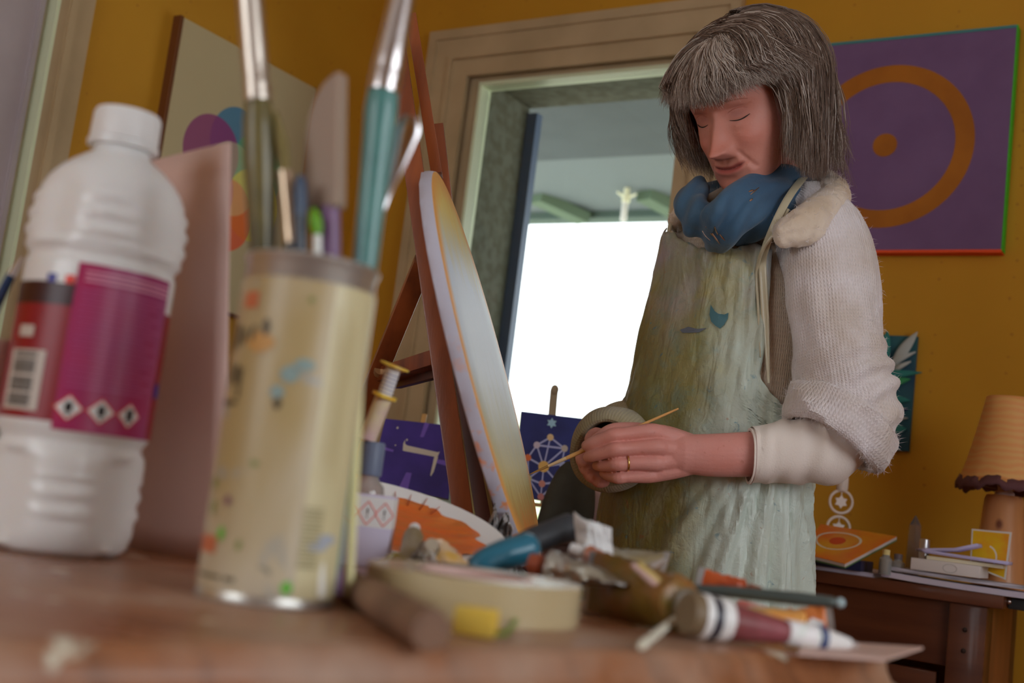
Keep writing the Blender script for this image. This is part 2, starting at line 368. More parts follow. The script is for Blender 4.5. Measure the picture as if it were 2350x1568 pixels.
R_ = [[(x, y, TZt+h) for x, y in inset(tpoly, d)] for d, h in prof]
mb.rings(R_); mb.build('tabletop', tab_m, t)
mb = MB(); ins = np.array([A+(dr+nr)*.05, B+(-dr+nr)*.05, B+nr*.81-dr*.05, A+nr*.81+dr*.05])
for i in range(4):
    p0, p1 = ins[i], ins[(i+1) % 4]; d = (p1-p0); x = np.array([*d/np.linalg.norm(d), 0]); mb.box([*(p0+p1)/2, TZt-.085], (np.linalg.norm(d), .022, .10), rot3(x, [-x[1], x[0], 0]))
mb.build('apron_rail', tab_m, t, smooth=False)
for q in ins: MB().box([*q, (TZt-.035)/2], (.055, .055, TZt-.035), rot3([*dr, 0], [*nr, 0]), bev=.004).build('leg', tab_m, t)
# ================================================================== FOREGROUND STILL LIFE
def on_table(px, py, dz=0.0):
    q = PZ(px, py, TZt); q[2] += dz; return q
def pxat(px, Y, z):
    """point at depth Y and height z whose column is px"""
    q = P(px, 784, Y)
    for _ in range(6):
        d = np.array([q[0], Y, z])-EYE; w = d@CF; X = d@CR/w*FPX+1175
        q = np.array([q[0]+(px-X)*Y/FPX, Y, z])
    return q
def to_cam(c):
    d = EYE-np.asarray(c); d[2] = 0; return d/np.linalg.norm(d)
def patch(mb, base, r, a0, a1, z0, z1, shape=None, mi=0, na=10, nz=6, rfun=None):
    """patch on a vertical cylinder; angle 0 faces the camera, positive to the right; metres up from base"""
    f = to_cam(base); s = np.array([-f[1], f[0], 0]); ang = atan2(f[1], f[0]); G = []
    for j in range(nz+1):
        t = j/nz; z = z0+(z1-z0)*t; w = 1.0 if shape is None else shape(t)
        am, ah = (a0+a1)/2, (a1-a0)/2*w; row = []
        for i in range(na+1):
            a = radians(am+ah*(2*i/na-1)); rr = r if rfun is None else rfun(z)
            row.append(np.asarray(base)+np.array([0, 0, z])+rr*(f*cos(a)+s*sin(a)))
        G.append(row)
    mb.rings(np.array(G), cap=False, closed=False, mi=mi)
white_pl = mat('white_bottle_plastic', ph(182, 180, 186, .40), .28, spec=.5, coat=.2, sub=.08)
cap_pl = mat('ribbed_white_cap', ph(190, 192, 184, .40), .4, bump=.1)
# ---- solvent bottle
bc = pxat(124, .865, TZt); HB = .329; f_ = .055
bt = thing('solvent_bottle', 'large white plastic bottle with a magenta and red label and white screw cap', 'bottle', bc)
def bfn(a, h, q):
    q = q.copy(); t = h/HB
    lobe = .5+.5*np.cos(4*(a-.35))
    if .02 < t < .21: q -= .0050*np.power(1-lobe, 2); q += .0013*lobe**2*np.sin(h*2*pi/.0135)*(1 if .05 < t < .17 else 0)
    if .66 < t < .80: q -= .0056*np.power(1-lobe, 2); q += .0013*lobe**2*np.sin(h*2*pi/.0125)
    return q
pr = [(.030, .003), (.042, .0), (.049, .006), (.0515, .016)]+[(.0525, z) for z in np.linspace(.022, .066, 26)]+[(.0518, .072), (.0485, .077), (.0485, .080), (.0522, .085), (.053, .09)]
pr += [(.053, .20), (.053, .206), (.0515, .209), (.0515, .212), (.0555, .217)]+[(.0560-.004*max(0, (z-.235)/.026)**2, z) for z in np.linspace(.222, .262, 24)]
pr += [(.0475, .270), (.0415, .278), (.034, .285), (.026, .291), (.0205, .295), (.0195, .300), (.0195, .303)]
MB().lathe([(r, h) for r, h in pr], bc, n=96, fn=bfn).build('bottle_body', white_pl, bt, angle=60)
mb = MB(); mb.lathe([(.0195, .2995), (.0258, .300), (.0262, .3035), (.0245, .3045)], bc, n=48); mb.build('neck_ring', white_pl, bt)
mb = MB(); mb.lathe([(.0235, .3045), (.0245, .305), (.0248, .306), (.0244, HB-.004), (.0232, HB-.001), (.018, HB)], bc, n=96, fn=lambda a, h, q: q*(1+.008*np.sign(np.sin(a*36))*(h < HB-.003))); mb.build('screw_cap', cap_pl, bt)
mag = mat('magenta_label', ph(118, 28, 62, .38), .35, col2=ph(104, 40, 78, .38), ns=14)
redl = mat('dark_red_label', ph(112, 10, 24, .55), .35); dkl = mat('near_black_label', ph(36, 10, 14, .38), .35)
whl = mat('white_label_print', ph(190, 185, 180, .42), .4); inkl = mat('black_print', (.02, .02, .02), .5); bll = mat('blue_print', ph(36, 34, 100, .4), .4); pinkl = mat('pink_print', ph(170, 110, 130, .4), .4); rdl = mat('bright_red_print', ph(170, 40, 30, .4), .4)
greyl = mat('grey_label_print', ph(140, 132, 125, .42), .4)
mb = MB(); patch(mb, bc, .0535, -17, 64, .0865, .2035, na=30); patch(mb, bc, .0535, 64, 175, .0865, .180, na=30, mi=1); patch(mb, bc, .0535, -120, -17, .0915, .176, na=30, mi=1); patch(mb, bc, .0538, -120, -17, .172, .188, na=30, mi=2)
lab = mb.build('label', [mag, redl, dkl], bt)
mb = MB()
for i in range(3): patch(mb, bc, .0540, -11, 61, .197-.0032*i, .1983-.0032*i, na=20)
mb.build('label_heading_lines', pinkl, lab)
mb = MB()
for i in range(17):
    zz = .184-.0042*i; patch(mb, bc, .0539, -12, 59-4*((i*7) % 5), zz, zz+.0011, na=20)
mb.build('label_small_print', mat('mauve_print', ph(128, 62, 96, .38), .4), lab)
for k, aa in enumerate((-7, 16, 39)):
    mb = MB(); dm = lambda t: 1-abs(2*t-1)+.001
    patch(mb, bc, .0540, aa-11.2, aa+11.2, .0925, .1115, dm); patch(mb, bc, .0543, aa-9.6, aa+9.6, .0938, .1102, dm, mi=1)
    patch(mb, bc, .0546, aa-3, aa+3, .0985, .1065, (lambda t: .4+.6*sin(pi*t)) if k != 2 else (lambda t: 1), mi=2); patch(mb, bc, .0546, aa-1.4, aa+1.4, .0965, .0978, mi=2)
    mb.build('hazard_symbol', [rdl, whl, inkl], lab)
mb = MB(); patch(mb, bc, .0539, -66, -30, .097, .139); patch(mb, bc, .0541, -60, -44, .148, .156, mi=0)
for i in range(22):
    zz = .100+.0017*i
    if i % 7 != 5: patch(mb, bc, .0542, -60, -37, zz, zz+.0009+.0005*((i*5) % 3 == 0), mi=1)
mb.build('barcode', [greyl, inkl], lab)
mb = MB(); patch(mb, bc, .0540, -40, -32, .1875, .1935, mi=0); patch(mb, bc, .0540, -32, -25, .1875, .1935, mi=1); patch(mb, bc, .0540, -25, -18, .1875, .1935, mi=2); mb.build('flag_mark', [bll, whl, rdl], lab)
mb = MB(); patch(mb, bc, .0542, 66, 76, .118, .128); mb.build('blue_square', bll, lab)
# ---- cardboard panel leaning
cb_m = mat('pinkish_cardboard', ph(112, 94, 90, .21), .6, col2=ph(106, 88, 82, .21), ns=4, coat=.1)
BL, BRr, TR, TL = pxat(150, 1.00, TZt), pxat(520, .930, TZt), P(531, 328, .905), P(325, 380, 1.00)
G = [[(BL*(1-s)+BRr*s)*(1-t)+(TL*(1-s)+TR*s)*t+E2*.006*sin(s*3)*sin(t*3) for s in np.linspace(0, 1, 12)] for t in np.linspace(0, 1, 16)]
cbo = MB().grid(G).build('cardboard_panel', cb_m); thicken(cbo, .003); tag(cbo, 'plain pinkish-brown cardboard sheet standing between the white bottle and the can', 'cardboard')
# ---- can of brushes
cc = pxat(606, .722, TZt); RC = .0405; HC = P(712, 606, .722)[2]-TZt
ct = thing('brush_can', 'tall round tin can with a stained cream paper label holding brushes', 'can', cc)
tin = mat('tin_metal', (.58, .56, .52), .32, .75, bump=.05); 
mb = MB(); mb.lathe([(.0, .002), (RC-.002, .002), (RC, 0), (RC+.0006, .0015), (RC-.0006, .004), (RC-.0008, HC-.006), (RC+.0004, HC-.004), (RC+.0010, HC-.0015), (RC, HC), (RC-.0015, HC-.001), (RC-.0022, HC-.006), (RC-.0022, .004), (0, .004)], cc, n=64, cap=False); mb.build('can_body', tin, ct)
can_m = mat('stained_cream_paper', ph(142, 130, 106, .44), .42, coat=.25, cr=.25)
_n = NB(can_m); _v = _n.co(); _a = _n.noise(_v, 26, 5, .5); _b = _n.noise(_n.co(loc=(1, 2, 3)), 60, 3); _c2 = _n.noise(_n.co(loc=(5, 1, 0), scale=(1, 1, .35)), 14, 3)
_c = _n.ramp(_c2, [(.35, ph(128, 112, 78, .46)), (.5, ph(140, 130, 110, .46)), (.65, ph(132, 126, 122, .46))])
_c = _n.mix(_n.ramp(_a, [(.60, 0), (.68, .75)]), _c, ph(110, 112, 110, .42)); _c = _n.mix(_n.ramp(_a, [(.22, .8), (.30, 0)]), _c, ph(150, 100, 40, .42)); _c = _n.mix(_n.ramp(_b, [(.70, 0), (.74, .8)]), _c, ph(80, 78, 70, .42)); _n.color(_c)
pale_c = mat('pale_yellow_label', ph(158, 150, 118, .50), .42, coat=.2)
mb = MB(); patch(mb, cc, RC+.0004, -170, 22, .006, HC-.016, na=50); patch(mb, cc, RC+.0004, 22, 190, .006, HC-.016, na=40, mi=1); cl = mb.build('paper_label', [can_m, pale_c], ct)
cols = dict(org=ph(150, 84, 56, .5), olive=ph(104, 106, 60, .5), orange=ph(150, 112, 60, .5), dark=ph(70, 62, 46, .5), teal=ph(104, 120, 118, .5), green=ph(74, 130, 44, .42), blue=ph(126, 132, 142, .48), plum=ph(92, 64, 70, .42))
def smear(nm, col, items, r=RC+.0010):
    mm = mat('print_'+nm, cols[col], .5)
    for a0, a1, z0, z1, k in items:
        mb = MB(); patch(mb, cc, r, a0, a1, z0, z1, (lambda t, k=k: (.35+.65*sin(pi*t)) if k else 1.0)); mb.build(nm, mm, cl)
smear('red_brand_patch', 'org', [(-62, -44, HC-.036, HC-.026, 0), (-78, -50, .026, .036, 0)])
smear('lemon_drawing', 'orange', [(-50, -22, HC-.062, HC-.050, 1)])
smear('lettering', 'dark', [(-75, -70, HC-.064, HC-.044, 1), (-66, -62, HC-.060, HC-.046, 0), (-58, -52, HC-.058, HC-.048, 1), (-47, -42, HC-.056, HC-.046, 1), (-36, -28, HC-.052, HC-.042, 1), (-72, -66, HC-.084, HC-.068, 1), (-62, -52, HC-.082, HC-.070, 1), (-54, -50, HC-.090, HC-.072, 0), (-80, -50, HC-.0945, HC-.091, 1), (-16, -9, HC-.094, HC-.087, 1)])
smear('bird_drawing', 'teal', [(-14, 2, HC-.078, HC-.068, 1), (-4, 14, HC-.070, HC-.063, 1), (-20, -8, HC-.088, HC-.080, 1)])
smear('leaf_drawing', 'olive', [(-70, -62, .062, .070, 1), (-66, -58, .048, .056, 1), (-28, -20, .078, .082, 1), (-30, -24, .030, .036, 1), (0, 5, HC-.030, HC-.026, 1)])
smear('plum_drawing', 'plum', [(-48, -40, .054, .060, 1)])
smear('caption_line', 'dark', [(-70, -40, .0125, .0145, 0), (-36, -26, .012, .0145, 0)])
smear('green_recycling_dot', 'green', [(11, 21, .0085, .0160, 1), (-50, -42, .034, .042, 1)])
smear('blue_paint_streak', 'blue', [(28, 50, .034, .039, 1), (36, 60, .038, .044, 1)])
mb = MB()
for i in range(15):
    zz = .024+.0024*i
    patch(mb, cc, RC+.0010, 22, 40, zz, zz+.0012+.0005*(i % 3 == 0))
mb.build('can_barcode', mat('grey_bars', ph(112, 104, 76, .42), .5), cl)
mb = MB()
for k, a in enumerate((27, 31.5, 36, 40.5, 45)): patch(mb, cc, RC+.0009, a, a+1.4, .075+.01*(k % 2), HC-.03-.008*(k % 3))
mb.build('small_print', mat('faint_print', ph(146, 134, 98, .42), .5), cl)
# ---- tools standing in the can (each its own thing)
ferr = mat('nickel_ferrule', (.66, .62, .62), .26, 1.0, bump=.04); ferr_d = mat('dull_ferrule', (.62, .55, .48), .34, 1.0)
def cpt(px, py, dY=0.0): return P(px, py, .722+dY)
def bot(px, dY, z=.008): return pxat(px, .722+dY, TZt+z)
def obj_sweep(nm, pts, rad, m, parent, n=20, **k): return MB().sweep(pts, rad, n, **k).build(nm, m, parent)
bristle = mat('hog_bristle', ph(150, 130, 100, .42), .8, bump=1, bs=300)
# big olive brush
b0 = bot(628, .012); b1 = cpt(592, 232, -.012)
bd = (cpt(566, -90, -.02)-b1)
t = thing('olive_handled_brush', 'thick paintbrush with a dark olive handle and pale metal ferrule, leftmost in the can', 'paintbrush', b0)
pts = bspl([b0, b0*.55+b1*.45, b0*.3+b1*.7, b0*.12+b1*.88, b1], 6)
obj_sweep('handle', pts, np.interp(np.linspace(0, 1, len(pts)), [0, .4, .75, .92, 1], [.0035, .0078, .0105, .0095, .0078]), mat('olive_wood', ph(74, 66, 34, .38), .35, col2=ph(52, 48, 30, .38), ns=30, coat=.3), t)
fp = [b1+bd*s for s in (0, .04, .07, .10, .13, .3, .55, 1)]
fo = obj_sweep('ferrule', fp, [.0083, .0087, .0080, .0087, .0080, .0083, .0082, .0078], ferr_d, t)
ux = bd/np.linalg.norm(bd)
MB().sweep([fp[-1]-ux*.002, fp[-1]+ux*.02, fp[-1]+ux*.04], [.0075, .0085, .003], 16).build('bristles', bristle, t)
# slim tan brush
b0 = bot(652, -.01); b1 = cpt(671, 560, -.015); b2 = cpt(655, 395, -.012)
t = thing('slim_tan_brush', 'slim brush with a tan and silver ferrule just right of the olive brush', 'paintbrush', b0)
obj_sweep('handle', [b0, b1], [.003, .0048], mat('black_lacquer', (.02, .025, .03), .25, coat=.4), t)
obj_sweep('ferrule', [b1, b1*.9+b2*.1, b1*.8+b2*.2, b1*.7+b2*.3, b2], [.0056, .0052, .0056, .0050, .0052], mat('brassy_ferrule', (.55, .42, .30), .28, 1.0), t)
obj_sweep('bristles', [b2, cpt(646, 330, -.012), cpt(633, 258, -.012)], [.005, .0068, .0022], mat('paint_clogged_bristles', ph(84, 74, 40, .4), .7, bump=1, bs=300), t, flat=(1, .6))
# dark blue handle
b0 = bot(690, -.016); b1 = cpt(689, 402, -.018)
t = thing('dark_blue_pencil', 'short dark blue round handle with a pale rounded tip in the can', 'brush handle', b0)
obj_sweep('shaft', [b0, b0*.1+b1*.9], [.0040, .0042], mat('navy_lacquer', ph(22, 32, 46, .6), .3, coat=.4), t); obj_sweep('tip', bspl([b0*.1+b1*.9, b0*.04+b1*.96, b1], 4), [.0042, .0042, .0042, .004, .004, .0038, .0036, .003, .0012], mat('blue_grey_tip', ph(50, 62, 80, .5), .35), t)
# plastic spatula
b0 = bot(768, .006); b1 = cpt(757, 488, -.004)
t = thing('plastic_spatula', 'grey-beige plastic spatula blade with one white edge on a purple handle', 'spatula', b0)
obj_sweep('handle', [b0, b1+(b1-b0)/np.linalg.norm(b1-b0)*.004], [.0050, .0064], mat('purple_handle', ph(82, 58, 84, .38), .4, coat=.2), t)
a_ = radians(28); Rn = rot3([cos(a_), -sin(a_), 0.], [0, 0, 1.0]); upv = CU*.35+np.array([0, 0, 1.])*.65; Rn = rot3([cos(a_), -sin(a_), 0.10], upv)
pl = [(708, 484), (704, 455), (702, 380), (705, 320), (713, 262), (727, 220), (746, 190), (768, 172), (786, 164), (790, 480), (786, 488)]
oc = cpt(757, 330, -.004); s_ = .722/FPX
poly = [((x-757)*s_/cos(a_)*1.0-.0, (330-y)*s_) for x, y in pl]
mb = MB(); mb.prism([(x+y*-.0, y) for x, y in poly][::-1], -.0055, .0055, Rn, oc); so_ = mb.build('blade', mat('grey_beige_plastic', ph(104, 88, 76, .36), .45), t, smooth=False)
bv = so_.modifiers.new('bevel', 'BEVEL'); bv.width = .0012; bv.segments = 2
# teal brush
b0 = bot(760, .004); b1 = cpt(879, 214, .0)
fd = cpt(935, -60, .004)
t = thing('teal_handled_brush', 'large paintbrush with a thick teal handle and shiny wide ferrule', 'paintbrush', b0)
pts = bspl([b0, b0*.6+b1*.4, b0*.3+b1*.7, b0*.1+b1*.9, b1], 6)
obj_sweep('handle', pts, np.interp(np.linspace(0, 1, len(pts)), [0, .4, .7, .9, 1], [.004, .0074, .0096, .0108, .0100]), mat('teal_lacquer', ph(62, 102, 98, .40), .3, coat=.4, col2=ph(48, 84, 82, .4), ns=18), t)
fp = [b1*(1-s)+fd*s for s in (0, .03, .07, .11, .15, .20, .4, .7, 1)]
obj_sweep('ferrule', fp, [.0100, .0107, .0100, .0108, .0100, .0106, .0096, .0084, .0072], ferr, t)
ux = (fd-b1)/np.linalg.norm(fd-b1); MB().sweep([fd-ux*.003, fd+ux*.02, fd+ux*.045], [.0068, .0075, .002], 16).build('bristles', bristle, t)
# palette knife
b0 = bot(800, .014); b1 = cpt(838, 630, .02); b2 = cpt(860, 524, .018)
t = thing('steel_palette_knife', 'shiny steel palette knife with a pale stem at the right side of the can', 'palette knife', b0)
obj_sweep('stem', [b0, b1, b2], [.0028, .0028, .0022], mat('cream_stem', ph(170, 160, 120, .42), .4), t)
qs = bspl([cpt(861, 524, .018), cpt(880, 450, .018), cpt(905, 385, .016), cpt(935, 300, .014), cpt(944, 268, .014)], 5)
w = np.interp(np.linspace(0, 1, len(qs)), [0, .1, .5, .75, 1], [.0022, .0034, .0060, .0078, .0050])
MB().sweep(qs, np.stack([w, np.full(len(w), .0012)], 1), 14, up=CF).build('blade', mat('polished_steel', (.72, .70, .72), .22, 1.0), t)
# green tipped stick
b0 = bot(735, -.02); b1 = cpt(728, 540, -.02)
t = thing('green_tipped_stick', 'thin white stick with a bright green painted tip beside the spatula handle', 'stick', b0)
obj_sweep('stick', [b0, b1], .0026, mat('white_stick', ph(180, 172, 160, .42), .4), t)
obj_sweep('painted_tip', [b1, cpt(726, 520, -.02), cpt(722, 495, -.02), cpt(719, 478, -.02)], [.0026, .0042, .0036, .0012], mat('leaf_green_paint', ph(70, 112, 20, .42), .4), t)
# dowel lying on table
e0 = on_table(983, 1498, .0105); e1_ = on_table(748, 1345, .0095)
dd = e0-e1_
t = tag(MB().sweep([e1_-dd*.08, e1_, e0-dd*.02, e0], [.0085, .0095, .0108, .0098], 28).build('wooden_dowel', mat('grey_brown_wood', ph(96, 72, 56, .38), .6, col2=ph(74, 54, 42, .38), ns=6, stretch=(3, 3, 3), bump=.2), None), 'round grey-brown wooden stick lying on the table, its cut end towards the viewer', 'stick')
# masking tape roll
tc_ = pxat(1080, .792, TZt); RT = .0712; HT = .0265
t = thing('masking_tape_roll', 'wide roll of glossy cream masking tape lying flat on the table', 'tape', tc_)
MB().lathe([(.0385, .0006), (RT-.001, .0), (RT, .001), (RT, HT-.001), (RT-.001, HT), (.0385, HT-.0006)], tc_, n=96, cap=False).build('tape_winding', mat('cream_tape', ph(150, 138, 112, .5), .22, col2=ph(142, 128, 98, .5), ns=3, coat=.4, cr=.2), t)
MB().lathe([(.0385, 0), (.0385, HT), (.0355, HT), (.0355, 0), (.0385, 0)], tc_, n=64, cap=False).build('cardboard_core', cb_m, t)
q = on_table(1088, 1462, 0); q = q+np.array([0, 0, .0085])
yo = tag(MB().box(q, (.024, .012, .0155), rot3([.97, -.2, 0], [.2, .97, 0]), bev=.002).build('yellow_eraser', mat('yellow_rubber', ph(160, 140, 62, .5), .55, col2=ph(160, 132, 44, .42), ns=40), None), 'small yellow rubber block lying against the masking tape roll', 'eraser')
mb = MB(); mb.sweep(bspl([on_table(1140, 1470, .003), on_table(1160, 1468, .004), on_table(1178, 1450, .006), on_table(1190, 1438, .009)], 4), np.linspace(.003, .0012, 13), 8, flat=(1, .5)); tag(mb.build('green_paint_curl', mat('green_scrap', ph(78, 96, 34, .42), .6), None), 'tiny curl of dried green paint in front of the tape roll', 'paint scrap')
# hazard box
bx = on_table(832, 1300); yb = bx[1]+.02
h_bx = P(832, 1133, bx[1])[2]-TZt
f = to_cam(bx); ang = radians(-6); s = np.array([-f[1]*cos(ang)-f[0]*sin(ang), f[0]*cos(ang)-f[1]*sin(ang), 0]); Rb = rot3(s, [0, 0, 1.]); Rb = np.stack([Rb[:, 0], -Rb[:, 2], Rb[:, 1]], 1) if Rb[:, 2]@f > 0 else np.stack([Rb[:, 0], Rb[:, 2], Rb[:, 1]], 1)
t = thing('varnish_box', 'small pale lilac carton with red hazard diamonds beside the can', 'box', bx)
bcx = bx-f*.021
MB().box(bcx+np.array([0, 0, h_bx/2]), (.046, .042, h_bx), Rb, bev=.0008).build('carton', mat('lilac_white_card', ph(150, 146, 168, .42), .5), t)
mb = MB(); mb.box(bcx+np.array([0, 0, h_bx*.76]), (.0464, .0424, h_bx*.42), Rb); pn = mb.build('printed_band', mat('white_card_band', ph(170, 164, 176, .42), .5), t, smooth=False)
for k in (-1, 0, 1):
    c0 = bcx+Rb[:, 0]*.0155*k-Rb[:, 1]*.0214+np.array([0, 0, h_bx*.74]); 
    if (Rb[:, 1]@f) > 0: c0 = bcx+Rb[:, 0]*.0155*k+Rb[:, 1]*.0214+np.array([0, 0, h_bx*.74])
    mb = MB(); sg = f
    for i in range(4):
        a0, a1 = pi/2*i, pi/2*(i+1)
        p0 = c0+(Rb[:, 0]*cos(a0)+np.array([0, 0, 1.])*sin(a0)*1.25)*.0085; p1 = c0+(Rb[:, 0]*cos(a1)+np.array([0, 0, 1.])*sin(a1)*1.25)*.0085
        mb.tube(p0, p1, .0006, n=4)
    mb.tube(c0+np.array([0, 0, .004]), c0-np.array([0, 0, .0015]), .0009, .0004, n=6, mi=1); mb.ball(c0-np.array([0, 0, .0035]), .0008, 6, mi=1)
    mb.build('hazard_diamond', [mat('red_outline', ph(200, 96, 90, .42), .5), inkl], pn)
# dropper bottle behind carton with a syringe resting on its cap
q = pxat(820, 1.16, TZt); zc0 = P(832, 1085, 1.16)[2]-TZt; zc1 = P(836, 1012, 1.16)[2]-TZt
t = thing('glass_medium_bottle', 'small clear glass bottle with a dark grey cap behind the lilac carton', 'bottle', q)
clear = mat('clear_glass', (.62, .64, .64), .08, trans=.55, coat=.8)
MB().lathe([(.002, 0), (.0165, .001), (.0175, .004), (.0175, zc0-.020), (.0160, zc0-.012), (.0100, zc0-.005), (.0095, zc0+.002)], q, n=32).build('glass_body', clear, t)
MB().lathe([(.0118, zc0-.002), (.0122, zc0), (.0122, zc1-.002), (.011, zc1), (.0, zc1)], q, n=40, cap=False, fn=lambda a, h, r: r*(1+.01*np.sign(np.sin(24*a)))).build('cap', mat('slate_plastic', ph(74, 82, 100, .42), .45), t)
s0 = P(842, 1010, 1.155); s1 = P(882, 910, 1.15); s2 = P(905, 842, 1.145)
t = thing('paint_syringe', 'stained plastic syringe with a yellow-smeared plunger leaning up behind the can', 'syringe', s0)
syr = mat('cloudy_syringe_plastic', ph(160, 150, 120, .42), .3, col2=ph(150, 128, 128, .42), ns=40, coat=.2); ye = mat('orange_yellow_paint', ph(170, 124, 40, .42), .4, col2=ph(180, 150, 60, .42), ns=60)
ux = (s1-s0)/np.linalg.norm(s1-s0)
MB().sweep([s0-ux*.004, s0, s0+ux*.001, s1], [.003, .004, .0086, .0086], 24).build('barrel', syr, t)
MB().sweep([s1-ux*.001, s1+ux*.002], [.0145, .0145], 28, flat=(1, .8)).build('finger_flange', ye, t)
mb = MB(); mb.sweep([s1+ux*.001, s2-ux*.002], .0072, 20, mi=0)
for i in range(6): c_ = s1+(s2-s1)*(.12+.12*i); mb.sweep([c_, c_+ux*.0006], .0074, 20, mi=1)
mb.build('plunger', [mat('white_plunger', ph(176, 168, 178, .42), .35), bll], t)
MB().sweep([s2-ux*.002, s2, s2+ux*.0015], [.0078, .0150, .0146], 28).build('thumb_rest', ye, t)
# palette plate with orange paint
pc = pxat(885, 1.24, TZt+.032); nrm = np.array([.12, -.36, .92]); nrm /= np.linalg.norm(nrm); X_ = rot3([1, -.12, 0], [0, 1, 0])[:, 0]; X_ = X_-nrm*(X_@nrm); X_ /= np.linalg.norm(X_); Y_ = np.cross(nrm, X_)
t = thing('mixing_plate', 'shallow white oval plate smeared with bright orange paint behind the tubes', 'plate', pc)
def plate(rs, hs, a, b): return [[pc+X_*a*r*cos(q)+Y_*b*r*sin(q)+nrm*h for q in np.linspace(0, 2*pi, 72, endpoint=False)] for r, h in zip(rs, hs)]
MB().rings(plate([.02, .60, .72, .96, 1.0, 1.0, .96, .70, .58, .02], [0, 0, .003, .013, .0135, .012, .010, -.001, -.004, -.004], .128, .082)).build('plate_dish', mat('glazed_white_enamel', ph(184, 172, 168, .42), .25, coat=.3), t)
pm = mat('wet_orange_paint', ph(190, 76, 24, .42), .3, col2=ph(150, 84, 36, .42), ns=22, coat=.4, stretch=(1, 4, 1), bump=.6, bs=60)
rg = [[pc+X_*.128*r*(1+.05*sin(9*q+2)+.04*sin(17*q))*cos(q)+Y_*.082*r*(1+.05*sin(9*q+2)+.04*sin(17*q))*sin(q)+nrm*(.0007+h) for q in np.linspace(0, 2*pi, 90, endpoint=False)] for r, h in ((.02, .001), (.5, .001), (.68, .0035), (.80, .0072), (.82, .0066))]
MB().rings(rg, cap=False).build('orange_paint', pm, t)
mb = MB()
for i in range(7):
    q = 1.15+.16*i; l = .06+.05*((i*5) % 3)
    a_p = [pc+X_*.128*r*cos(q+.03*(r-.7)*5)+Y_*.082*r*sin(q)+nrm*h for r, h in ((.70, .0052), (.79, .0080), (.84+l*.5, .0100+l*.02))]; mb.sweep(a_p, [.0009, .0006, .0003], 6)
mb.build('paint_drips', mat('dark_orange_drip', ph(120, 52, 24, .42), .4), t)
# ---- paint tubes
def paint_tube(label, p0, p1, r, col, capcol, col2=None, crimp=None, metal=0.0, bands=None, name='paint_tube', caplen=.012, rough=.4, crush=.12, grp=None):
    p0, p1 = np.asarray(p0, float), np.asarray(p1, float); d = p1-p0; Ln = np.linalg.norm(d); ux = d/Ln
    x, y, _ = frame_of(ux); 
    if crimp is not None: x, y = x*cos(crimp)+y*sin(crimp), y*cos(crimp)-x*sin(crimp)
    t = thing(name, label, 'paint tube', (p0+p1)/2)
    n = 24; a = np.linspace(0, 2*pi, n, endpoint=False); R_ = []; seed = abs(hash(label)) % 97
    seed = sum(map(ord, label)) % 97
    for s in np.linspace(0, 1, 22):
        w = s**1.5; rx = r*(1+.35*w); ry = r*(1-.93*w)+.0004
        if s < .04: rx = ry = r*(.55+.45*s/.04)
        q = p0+d*s
        rr = np.array([1+crush*fbm((cos(t_)*1.4, sin(t_)*1.4, s*7), 1, seed)*(s > .05) for t_ in a])
        R_.append(q+np.outer(np.cos(a)*rx*rr, x)+np.outer(np.sin(a)*ry*rr, y)+x*0)
    MB().rings(R_).build('tube_body', mat('tube_'+label[:12].replace(' ', '_'), col, rough, metal, col2=col2, ns=38, coat=.2), t)
    MB().box(p1+ux*.002, (r*2.7, .0016, .006), np.stack([x, y, ux], 1)).build('crimped_end', mat('crimp_metal', (.55, .55, .55), .35, .8), t, smooth=False)
    MB().sweep([p0+ux*.002, p0-ux*.002, p0-ux*.0025, p0-ux*caplen], [r*.5, r*.5, r*.72, r*.62], 20).build('cap', mat('tubecap', capcol, .4), t)
    if bands:
        mb = MB(); ms = []
        for s0_, s1_, c in bands:
            mb.sweep([p0+d*s0_, p0+d*s1_], r*1.04, 24, mi=len(ms), up=y); ms.append(mat('band', c, .4))
        mb.build('printed_band', ms, t)
    return t
W_ = ph(176, 168, 166, .42); GR = ph(104, 96, 84, .42)
TB = lambda px, py, Y: P(px, py, Y)
paint_tube('grey paint tube standing on its end with a domed white cap left of the pile', on_table(938, 1310, .030)+np.array([0, 0, .004]), on_table(932, 1322, .0035), .0085, GR, W_, ph(96, 84, 60, .42), crush=.2)
paint_tube('crushed dark grey metal tube next to the white-capped one', TB(985, 1262, 1.04), on_table(962, 1318, .006), .0095, ph(92, 84, 74, .42), ph(120, 110, 96, .42), ph(60, 54, 44, .42), metal=.4, crush=.3)
paint_tube('white paint tube smeared pink and yellow near the orange plate', TB(1000, 1262, 1.07), TB(1052, 1296, 1.03), .0105, ph(172, 150, 138, .42), W_, ph(168, 130, 60, .42), crush=.3)
paint_tube('small shiny white tube slanting down between the grey ones', TB(984, 1276, .99), on_table(1003, 1320, .004), .0045, ph(190, 195, 190, .42), GR, crush=.1)
paint_tube('short mustard yellow tube beside the lilac carton', on_table(905, 1318, .010), on_table(880, 1312, .008), .0085, ph(112, 92, 20, .42), ph(80, 66, 18, .42), ph(84, 70, 20, .42))
paint_tube('flattened brown-stained tube under the teal scraper', on_table(1065, 1328, .008), on_table(1130, 1335, .006), .010, ph(84, 64, 46, .42), ph(40, 34, 28, .42), ph(130, 120, 60, .42), crush=.3)
